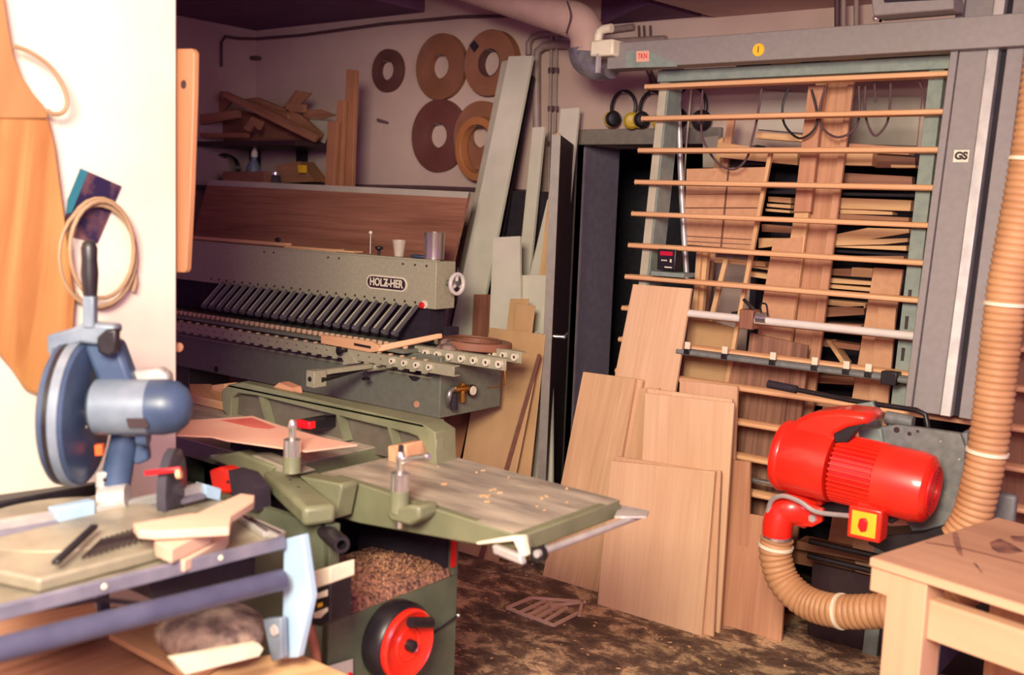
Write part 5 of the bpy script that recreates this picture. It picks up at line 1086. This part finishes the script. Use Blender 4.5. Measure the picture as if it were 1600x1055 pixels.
# chips heap
bm = nb(); NX, NY = 26, 22; g = []
for i in range(NX):
    row = []
    for j in range(NY):
        x = -2.22+(BX-0.003+2.22)*i/(NX-1); y = by0+0.022+(by1-by0-0.045)*j/(NY-1)
        s = i/(NX-1); z = zlow+0.01+0.07*math.sin(math.pi*min(1, (1-s)*1.25))*(1.0-0.85*(j/(NY-1)))+0.012*random.random()
        if i == NX-1: z = zlow-0.01
        row.append(bm.verts.new((x, y, z)))
    g.append(row)
for i in range(NX-1):
    for j in range(NY-1): bm.faces.new((g[i][j], g[i+1][j], g[i+1][j+1], g[i][j+1]))
ch = tag(obj('wood_chips', bm, m_chips, flat=True), 'heap of brown wood chips inside the planer base', 'wood chips', kind='stuff')
bm = nb()
for i in range(900):
    x = random.uniform(-2.18, BX-0.03); y = random.uniform(by0+0.05, by1-0.04); s = (x+2.22)/(BX+2.22); z = zlow+0.014+0.07*math.sin(math.pi*min(1, (1-s)*1.25))*(1.0-0.85*(y-by0)/(by1-by0))
    a = random.uniform(0, 3.14); l = random.uniform(0.004, 0.01); bar(bm, (x, y, z), (x+math.cos(a)*l, y+math.sin(a)*l, z+random.uniform(-.004, .008)), 0.005, 0.0015)
tag(obj('loose_chips', bm, m_lumber_d), 'loose curled shavings on top of the chip heap', 'wood chips', kind='stuff')
# handwheel on end face
hc_ = F3(608, 996); hc_.x = BX
lathe(bm := nb(), hc_, X, [(0.13*0.8, 0), (0.135*0.8, 0.012), (0.135*0.8, 0.05), (0.125*0.8, 0.062), (0.1*0.8, 0.066)], 44); wh = obj('wheel_housing', bm, m_dark, J)
rr_ = 0.096
lathe(bm := nb(), hc_+X*0.062, X, [(rr_, 0), (rr_, 0.012), (rr_*0.93, 0.018), (rr_*0.86, 0.012), (rr_*0.5, 0.008), (rr_*0.45, 0.012), (rr_*0.4, 0.008), (0.01, 0.01)], 44); dw = obj('red_handwheel', bm, m_red, J)
lathe(bm := nb(), hc_+X*0.07, X, [(0.016, 0), (0.016, 0.02), (0.01, 0.024)], 18); obj('wheel_hub', bm, m_dark, dw)
kq = hc_+V((0.095, 0.02, 0.062)); tube(bm := nb(), [kq+V((0, -0.04, 0.012)), kq, kq+V((0, 0.04, -0.012))], 0.015, 14); obj('crank_grip', bm, m_dark, dw)
cyl(bm := nb(), F3(672, 992)+X*0.004, F3(712, 960)+X*0.01, 0.003, n=8); obj('lock_rod', bm, m_dark, J)
sphere(bm := nb(), F3(711, 960)+X*0.012, 0.006); obj('rod_tip', bm, m_chrome, J)
ppoly(bm := nb(), [(512, 1042), (552, 1030), (552, 1060), (512, 1070)], PX(BX+0.012), 0.004); pg = obj('plate_label', bm, m_alu, J, 0.001)
lathe(bm := nb(), F3(540, 1058)+X*0.012, X, [(0.016, 0), (0.014, 0.003)], 20); obj('plate_mark', bm, m_redp, pg)
# switchbox in front of base left
bp = PY(1.66)
ppoly(bm := nb(), [(486, 894), (516, 886), (516, 912), (486, 922)], bp, 0.08); sb = obj('switch_housing', bm, m_cream, J, 0.003)
ppoly(bm := nb(), [(486, 922), (516, 912), (516, 972), (500, 980), (486, 976)], PY(1.662), 0.07); obj('switch_panel', bm, m_dark, sb, 0.003)
for pxs, mt in (([(489, 930), (510, 922), (510, 932), (489, 938)], m_cream), ([(490, 958), (510, 950), (510, 956), (500, 966), (490, 966)], m_cream), ([(496, 944), (502, 942), (502, 948), (496, 950)], m_yellow), ([(489, 932), (494, 930), (494, 935), (489, 937)], m_redp)):
    ppoly(bm := nb(), pxs, PY(1.658), 0.004); obj('switch_sign', bm, mt, sb)
tube(bm := nb(), [Q(484, 978, PY(1.67)), Q(490, 1005, PY(1.67)), Q(494, 1030, PY(1.67)), Q(500, 1100, PY(1.67))], 0.012, 10, 4); obj('power_cable', bm, m_hosedark, J)
# red crank behind the mitre saw
ppoly(bm := nb(), [(325, 735), (342, 730), (356, 735), (366, 757), (358, 772), (346, 772), (330, 762)], PY(1.78), 0.05); rc = obj('red_end_knob', bm, m_red, J, 0.008)
lathe(bm := nb(), Q(357, 753, PY(1.78)), -Y, [(0.004, 0), (0.004, 0.004)], 10); obj('knob_screw', bm, m_black, rc)
ppoly(bm := nb(), [(356, 735), (380, 742), (398, 765), (400, 800), (366, 790), (360, 760)], PY(1.74), 0.05); obj('dark_recess', bm, m_black, J)

# pink sheet
ps = PZ(1.0)
t = thing('pinkish_offcut', 'thin pinkish plywood offcut with a red stain lying across the planer table', 'offcut', Q(420, 680, PZ(0.985)))
P_ = [(276, 660), (395, 652), (440, 668), (505, 686), (558, 697), (478, 707), (355, 690), (330, 684), (276, 682)]
prism(bm := nb(), [Q(x, y, PZ(0.97)) for x, y in P_], (0, 0, 0.004)); obj('sheet', bm, m_pink, t)
prism(bm := nb(), [Q(x, y, PZ(0.9742)) for x, y in ((345, 657), (394, 653), (432, 668), (420, 671), (392, 668))], (0, 0, 0.0004)); obj('red_stain', bm, m_pinkred, t)
bm = nb(); q = Q(400, 712, PZ(0.9)); box(bm, (q.x-0.12, q.y, ZT), (q.x+0.1, q.y+0.03, 0.969)); tag(obj('support_block', bm, m_black), 'dark block under the pinkish offcut', 'block')
# wood blocks behind fence
board('wood_block', [(331, 602), (350, 600), (352, 622), (331, 620)], PY(2.42), 0.06, m_lumber, 'small cube of light wood at the left end of the planer fence', 'block')
prism(bm := nb(), [Q(x, y, PZ(ZT)) for x, y in ((296, 612), (330, 612), (352, 632), (352, 642), (298, 630))], (0, 0, 0.03)); tag(obj('wood_block', bm, m_lumber, bevel=0.002), 'flat light wood piece left of the cube on the planer table', 'block')
prism(bm := nb(), [Q(x, y, PY(2.3)) for x, y in ((424, 608), (436, 598), (456, 606), (458, 616))], (0, 0.04, 0)); tag(obj('wood_chip', bm, m_plank), 'reddish wood scrap lying on the planer fence top', 'scrap')

# ============================================================ MITRE SAW + STAND (left foreground)
ST = thing('saw_stand', 'light alloy saw stand with a blue end leg and long front tube', 'saw stand', (-2.0, 1.1, 0))
def S(x, y, z=0.9): return Q(x, y, PZ(z))
ppoly(bm := nb(), [(-60, 961), (447, 838), (448, 858), (-60, 987)], PX(-1.745), 0.012); fr_ = obj('front_profile', bm, m_alu_d, ST, 0.003)
for x, y in ((163, 917), (345, 872)): lathe(bm := nb(), Q(x, y, PX(-1.744)), X, [(0.006, 0), (0.004, 0.003)], 12); obj('profile_screw', bm, m_cream, fr_)
prism(bm := nb(), [S(-60, 963), S(440, 842), S(448, 830), S(380, 800), S(330, 770), S(60, 800), S(-60, 812)], (0, 0, -0.02)); dk = obj('stand_deck', bm, m_ltable, ST, 0.002)
tube(bm := nb(), [Q(-60, 1030, PX(-1.73)), Q(440, 906, PX(-1.73))], 0.023, 18); obj('long_tube', bm, m_tube, ST)
ppoly(bm := nb(), [(443, 843), (472, 836), (486, 932), (465, 1028), (440, 1030)], PY(1.5), 0.02); obj('end_leg', bm, m_bluepaint, ST, 0.003)
ppoly(bm := nb(), [(410, 968), (438, 966), (440, 1030), (424, 1034)], PY(1.47), 0.02); lg = obj('leg_foot_plate', bm, m_bluegrey, ST, 0.003)
q = Q(430, 985, PY(1.468)); lathe(bm := nb(), q, -Y, [(0.014, 0), (0.012, 0.006)], 6); obj('leg_bolt', bm, m_alu, lg)
tube(bm := nb(), [Q(-20, 962, PX(-1.8)), Q(110, 944, PX(-1.8)), Q(160, 938, PX(-1.8)), Q(245, 946, PX(-1.8)), Q(300, 940, PX(-1.8))], 0.005, 8, 4); obj('black_cable', bm, m_black, ST)
ppoly(bm := nb(), [(235, 912), (400, 870), (400, 915), (260, 940), (238, 938)], PX(-1.85), 0.2); obj('motor_bracket', bm, m_black, ST, 0.004)
for x in (-1.95, -2.38):
    tube(bm := nb(), [(x, 1.42, 0.88), (x-0.0, 1.48, 0.0)], 0.016, 10); obj('stand_leg', bm, m_tube, ST); tube(bm := nb(), [(x, 0.3, 0.88), (x, 0.2, 0.0)], 0.016, 10); obj('stand_leg', bm, m_tube, ST)
tube(bm := nb(), [(-2.38, 0.2, 0.86), (-2.38, 1.46, 0.86)], 0.016, 10); obj('rear_tube', bm, m_tube, ST)
# lower shelf boards
prism(bm := nb(), [(-2.42, 0.2, 0.56), (-1.8, 0.2, 0.56), (-1.8, 1.5, 0.56), (-2.42, 1.5, 0.56)], (0, 0, 0.015)); sh = obj('lower_shelf', bm, m_redwood, ST)
board('stored_panel', [(170, 990), (300, 962), (415, 990), (300, 1060)], PZ(0.62), 0.015, m_lumber_d, 'brown panel lying low on the stand shelf behind the tube', 'panel', 'panels stored under the mitre saw')
board('stored_panel', [(300, 1040), (460, 1018), (560, 1062), (300, 1120)], PZ(0.60), 0.015, m_lumber, 'light panel corner at the bottom by the blue leg', 'panel', 'panels stored under the mitre saw')
board('stored_panel', [(-20, 960), (140, 935), (160, 970), (-20, 1010)], PZ(0.64), 0.015, m_plank, 'reddish panel seen between the rail and the long tube, left', 'panel', 'panels stored under the mitre saw')
board('alloy_bar', [(270, 1030), (405, 1006), (412, 1014), (405, 1026), (290, 1055)], PX(-1.7), 0.02, m_cream, 'pale flat bar with a slotted end below the long tube', 'bar')
tag(obj('extraction_bag', sphere(nb(), Q(330, 985, PZ(0.68)), 0.1, 1.3, 1.2, 0.55, 18), m_glove), 'crumpled brownish dust bag under the saw stand', 'bag')

# saw itself
MS = thing('mitre_saw', 'blue and grey mitre saw with tall blade guard, motor and black grip', 'mitre saw', (-2.15, 1.2, 0.9))
dvec = V((-0.64, 0.77, 0)); nvec = V((0.77, 0.64, 0))
B = QD(118, 645, 2.41); mpn = PN(dvec, B)
def K(x, y, o=0.0): return Q(x, y, PN(dvec, B+dvec*o))
# base + turntable
tt = V((-2.12, 1.2, 0.9))
lathe(bm := nb(), tt, Z, [(0.2, 0), (0.205, 0.012), (0.2, 0.032), (0.17, 0.036)], 40); tb_ = obj('turntable', bm, m_ltable, MS, 0.001)
bm = nb(); prism(bm, [S(-60, 880, .93), S(60, 905, .93), S(330, 835, .93), S(345, 800, .93), S(300, 790, .93), S(-60, 860, .93)], (0, 0, -0.028)); obj('saw_base', bm, m_ltable, MS, 0.006)
bm = nb()
for i in range(14): a = S(128+i*9, 872-i*2.6, 0.937); b = S(160+i*8, 842-i*2.5, 0.937); bar(bm, a, b, 0.004, 0.003)
obj('scale_ribs', bm, m_badge, MS)
bar(bm := nb(), S(86, 880, 0.95), S(148, 822, 0.96), 0.016, 0.01); ml = obj('pointer_arm', bm, m_dark, MS, 0.003)
# fence: two halves in the Y direction
ppoly(bm := nb(), [(150, 792), (170, 790), (255, 772), (318, 756), (322, 772), (240, 796), (152, 818)], PX(-2.13), 0.02); f1 = obj('rear_fence', bm, m_alu, MS, 0.003)
ppoly(bm := nb(), [(150, 812), (322, 772), (322, 780), (152, 824)], PX(-2.11), 0.03); obj('fence_base', bm, m_alu_d, MS, 0.003)
ppoly(bm := nb(), [(-40, 822), (90, 800), (95, 822), (-40, 845)], PX(-2.13), 0.02); obj('rear_fence', bm, m_alu, MS, 0.003)
ppoly(bm := nb(), [(-40, 840), (95, 816), (95, 828), (-40, 856)], PX(-2.11), 0.03); obj('fence_base', bm, m_alu_d, MS, 0.003)
ppoly(bm := nb(), [(84, 796), (150, 782), (150, 818), (132, 828), (96, 826)], PX(-2.12), 0.03); obj('fence_bracket', bm, m_bluepaint, MS, 0.004)
ppoly(bm := nb(), [(320, 757), (347, 764), (345, 784), (322, 778)], PX(-2.12), 0.04); obj('fence_end_cap', bm, m_bluepaint, MS, 0.004)
prism(bm := nb(), [S(-60, 800, .9), S(150, 770, .9), S(150, 775, .9), S(-60, 815, .9)], (0, 0, 0.03)); obj('rear_guide', bm, m_dark, MS, 0.005)
# blade guard: thick half-round shroud
ax_ = -nvec; r0 = 0.163
lathe(bm := nb(), B-nvec*0.03, nvec, [(r0*0.93, 0), (r0, 0.008), (r0, 0.05), (r0*0.96, 0.058), (r0*0.6, 0.064), (0.02, 0.066)], 48); gd = obj('blade_guard', bm, m_blue, MS)
disc_ring(bm := nb(), B-nvec*0.012, nvec, r0*1.012, r0*0.99, 0.012, 48); obj('guard_slot_band', bm, m_dark, gd)
disc_ring(bm := nb(), B+nvec*0.0, nvec, r0*1.02, r0*0.985, 0.02, 48); obj('guard_rim', bm, m_bluegrey, gd)
bm = nb()
for i in range(5): lathe(bm, B+nvec*0.034+dvec*(-0.03)+Z*(0.03-i*0.014), nvec, [(0.004, 0), (0.003, 0.002)], 8)
obj('vent_dots', bm, m_cream, gd)
cyl(bm := nb(), B+nvec*0.03, B+nvec*0.05, 0.02, n=16); obj('arbor_nut', bm, m_alu, gd)
ppoly(bm := nb(), [(72, 524), (110, 514), (130, 504), (180, 508), (182, 520), (150, 540), (126, 536), (84, 548), (80, 564), (72, 548)], PN(dvec, B-dvec*0.03), 0.05); hb2 = obj('top_bracket', bm, m_bluegrey, MS, 0.008)
ppoly(bm := nb(), [(150, 528), (164, 516), (182, 514), (182, 550), (170, 558), (152, 552)], PN(dvec, B-dvec*0.05), 0.03); obj('trigger_block', bm, m_dark, hb2, 0.006)
ppoly(bm := nb(), [(128, 538), (160, 528), (184, 534), (208, 600), (206, 640), (170, 680), (160, 650), (148, 590)], PN(dvec, B-dvec*0.01), 0.06); obj('saw_arm', bm, m_blue, MS, 0.012)
# grip
a, b = K(141, 512, -.02), K(141, 462, -.02); bar(bm := nb(), a, b, 0.026, 0.03, up=dvec); obj('handle_shaft', bm, m_bluegrey, MS, 0.004)
lathe(bm := nb(), b, (K(139, 374, -.02)-b), [(0.015, 0), (0.016, 0.01), (0.019, 0.05), (0.017, 0.08), (0.018, 0.105), (0.014, 0.118), (0.006, 0.124)], 18); obj('handle_grip', bm, m_dark, MS)
# motor
m0, m1 = K(152, 636, -.02), K(236, 636, -.02); axm = (m1-m0).normalized(); Lm = (m1-m0).length
lathe(bm := nb(), m0, axm, [(0.05, -0.01), (0.063, 0), (0.063, Lm)], 28); mm = obj('saw_motor', bm, m_bluegrey, MS)
lathe(bm := nb(), m1, axm, [(0.063, 0), (0.0635, 0.03), (0.058, 0.06), (0.042, 0.08), (0.02, 0.09), (0.004, 0.092)], 28); obj('motor_cap', bm, m_blue, mm)
ppoly(bm := nb(), [(197, 654), (228, 654), (232, 668), (200, 668)], PN(dvec, m0-dvec*0.0635), 0.01); obj('motor_label', bm, m_badge, mm)
ppoly(bm := nb(), [(205, 580), (248, 576), (262, 586), (264, 604), (212, 600)], PN(dvec, B+dvec*0.02), 0.05); obj('motor_rear', bm, m_alu, mm, 0.008)
# pivot and links
cyl(bm := nb(), K(196, 676, .03), K(180, 756, .03), 0.03, 0.035, 18); obj('pivot_column', bm, m_blue, MS)
cyl(bm := nb(), K(216, 682, .0), K(232, 682, .0), 0.022, n=14); obj('pivot_pin', bm, m_blue, MS)
ppoly(bm := nb(), [(200, 690), (228, 684), (232, 720), (212, 728), (202, 716)], PN(dvec, B+dvec*0.03), 0.03); obj('link_arm', bm, m_blue, MS, 0.006)
ppoly(bm := nb(), [(148, 738), (180, 738), (182, 764), (148, 764)], PN(dvec, B), 0.04); obj('lower_housing', bm, m_alu, MS, 0.005)
lathe(bm := nb(), K(164, 750, -.001), -dvec, [(0.005, 0), (0.004, 0.003)], 10); obj('housing_screw', bm, m_black, MS)
ppoly(bm := nb(), [(147, 696), (159, 696), (160, 712), (148, 713)], PN(dvec, B-dvec*0.02), 0.02); obj('orange_tab', bm, m_orange, MS, 0.002)
bar(bm := nb(), K(226, 740, -.04), K(283, 733, -.04), 0.01, 0.012); obj('red_lever', bm, m_redp, MS, 0.003)
tube(bm := nb(), [K(283, 740, -.04), K(276, 741, -.04)], 0.012, 10); obj('lever_knob', bm, m_slat, MS)
cyl(bm := nb(), K(158, 780, 0), K(200, 776, 0), 0.03, n=16); obj('tilt_housing', bm, m_alu, MS)
bm = nb(); ctr = K(262, 760, 0.05)
lathe(bm, ctr, nvec, [(0.09, 0), (0.09, 0.02), (0.084, 0.022)], 32); obj('clear_guard', bm, m_plastic, MS)
# wood scraps on the stand
G6 = 'raw wood offcuts lying on the saw stand'
def scrap(px, z, th, mt, lb): return tag(obj('wood_scrap', prism(nb(), [Q(x, y, PZ(z)) for x, y in px], (0, 0, -th)), mt, bevel=0.002), lb, 'offcut', G6)
scrap([(208, 818), (300, 802), (362, 806), (358, 824), (240, 830), (216, 828)], 0.985, 0.018, m_raw, 'topmost pointed pale offcut on the saw stand')
scrap([(305, 803), (376, 771), (398, 774), (396, 784), (360, 806), (320, 812)], 0.97, 0.018, m_raw, 'pale stick pointing up right from the offcut pile on the stand')
scrap([(240, 832), (300, 826), (330, 828), (268, 858), (244, 848)], 0.962, 0.03, m_raw, 'pale block under the pointed offcut on the stand')
scrap([(276, 872), (345, 826), (358, 832), (352, 842), (288, 876)], 0.93, 0.025, m_raw, 'pale stick lying diagonal beside the black ball knob')
q = S(274, 856, 0.93); t = thing('machine_knob', 'small glossy black ball knob on the saw stand', 'knob', q-Z*0.03); sphere(bm := nb(), q, 0.012); obj('ball', bm, m_dark, t); cyl(bm := nb(), q-Z*0.03, q, 0.004, n=8); obj('stem', bm, m_chrome, t)
for i, (pxs, lb) in enumerate((([(362, 800), (374, 798), (424, 828), (412, 832)], 'left slotted alloy rail at the end of the saw stand'), ([(384, 812), (396, 808), (444, 830), (432, 838)], 'right slotted alloy rail at the end of the saw stand'))):
    prism(bm := nb(), [S(x, y, 0.915) for x, y in pxs], (0, 0, -0.014)); obj('slotted_rail', bm, m_alu, ST, 0.002)
    a, b, c_, d_ = pxs; mid = lambda p, q_, s: (p[0]+(q_[0]-p[0])*s, p[1]+(q_[1]-p[1])*s)
    p1, p2, p3, p4 = mid(a, c_, .2), mid(b, c_, .3), mid(a, c_, .62), mid(a, d_, .55)
    prism(bm := nb(), [S(x, y, 0.9155) for x, y in (mid(a, b, .4), mid(a, b, .7), mid(d_, c_, .7), mid(d_, c_, .4))], (0, 0, 0.0006)); obj('rail_slot', bm, m_badge, ST)

# ============================================================ THINGS ON THE LEFT WALL
wl = PX(XN+0.03)
t = thing('wooden_template', 'large curved wooden template with strong grain hanging on the white wall', 'template', Q(20, 600, PX(XN+0.01)))
ppoly(bm := nb(), [(-120, 182), (20, 184), (78, 186), (88, 230), (104, 350), (119, 470), (116, 520), (106, 560), (94, 592), (78, 612), (62, 618), (44, 610), (24, 580), (-10, 540), (-120, 500)], wl, 0.025); obj('template_blade', bm, m_template, t, 0.006, grain=V((0, 0.12, 1)))
ppoly(bm := nb(), [(-120, -40), (0, -40), (8, 0), (14, 40), (22, 84), (34, 118), (52, 146), (68, 164), (79, 178), (74, 186), (-20, 186), (-120, 184)], PX(XN+0.034), 0.029); obj('template_neck', bm, m_template_l, t, 0.004, grain=V((0, 0.3, 1)))
tube(bm := nb(), [Q(x, y, PX(XN+0.05)) for x, y in ((22, 72), (48, 82), (78, 104), (98, 134), (105, 160), (98, 176), (82, 178), (74, 172))], 0.0055, 8, 5); obj('hanging_loop', bm, m_cord, t)
t = thing('printed_card', 'tilted dark card with a teal edge pinned on the white wall', 'card', Q(140, 378, PX(XN+0.004)))
ppoly(bm := nb(), [(126, 263), (190, 291), (152, 380), (103, 368), (103, 340)], PX(XN+0.006), 0.004); obj('print', bm, m_photo, t)
ppoly(bm := nb(), [(126, 263), (138, 268), (112, 332), (104, 334), (106, 312)], PX(XN+0.008), 0.002); obj('teal_edge', bm, m_teal, t)
bm = nb()
for k, (rx, ry, ox, oy) in enumerate(((55, 86, 0, 0), (60, 80, -3, 4), (50, 76, 4, -6))):
    tube(bm, [Q(155+ox+math.cos(a)*rx, 396+oy+math.sin(a)*ry, PX(XN+0.015+k*0.012)) for a in [2*math.pi*i/26 for i in range(26)]], 0.0055, 7, closed=True)
tube(bm, [Q(x, y, PX(XN+0.02)) for x, y in ((208, 400), (212, 440), (208, 456))], 0.0055, 7)
tag(obj('cord_coil', bm, m_cord), 'coil of tan cord hanging on the wall over the dark card', 'cord')
# board on the wall end
t = thing('hanging_board', 'long narrow orange-brown board with a hole hanging at the wall corner', 'board', Q(285, 425, PY(1.76)))
pw = PY(1.748)
ppoly(bm := nb(), [(262, 76), (299, 76), (303, 82), (302, 150), (297, 300), (291, 420), (288, 426), (262, 426)], pw, 0.018); obj('board_body', bm, m_peach, t, 0.003)
lathe(bm := nb(), Q(287, 132, pw), -Y, [(0.012, 0), (0.0115, 0.001)], 16); obj('hole', bm, m_badge, t)
for i, (x, y, lb) in enumerate(((280, 543, 'round wooden peg end sticking out of the wall corner below the hanging board'), (283, 740, 'round wooden peg end low on the wall corner behind the mitre saw'))):
    q = Q(x, y, PY(1.80)); bm = nb(); cyl(bm, q-X*0.09, q, 0.014, n=14); sphere(bm, q, 0.014, 0.5, 1, 1, 12)
    # resting hook
    tag(obj('wooden_peg', bm, m_slat), lb, 'peg', 'wooden pegs at the wall corner')
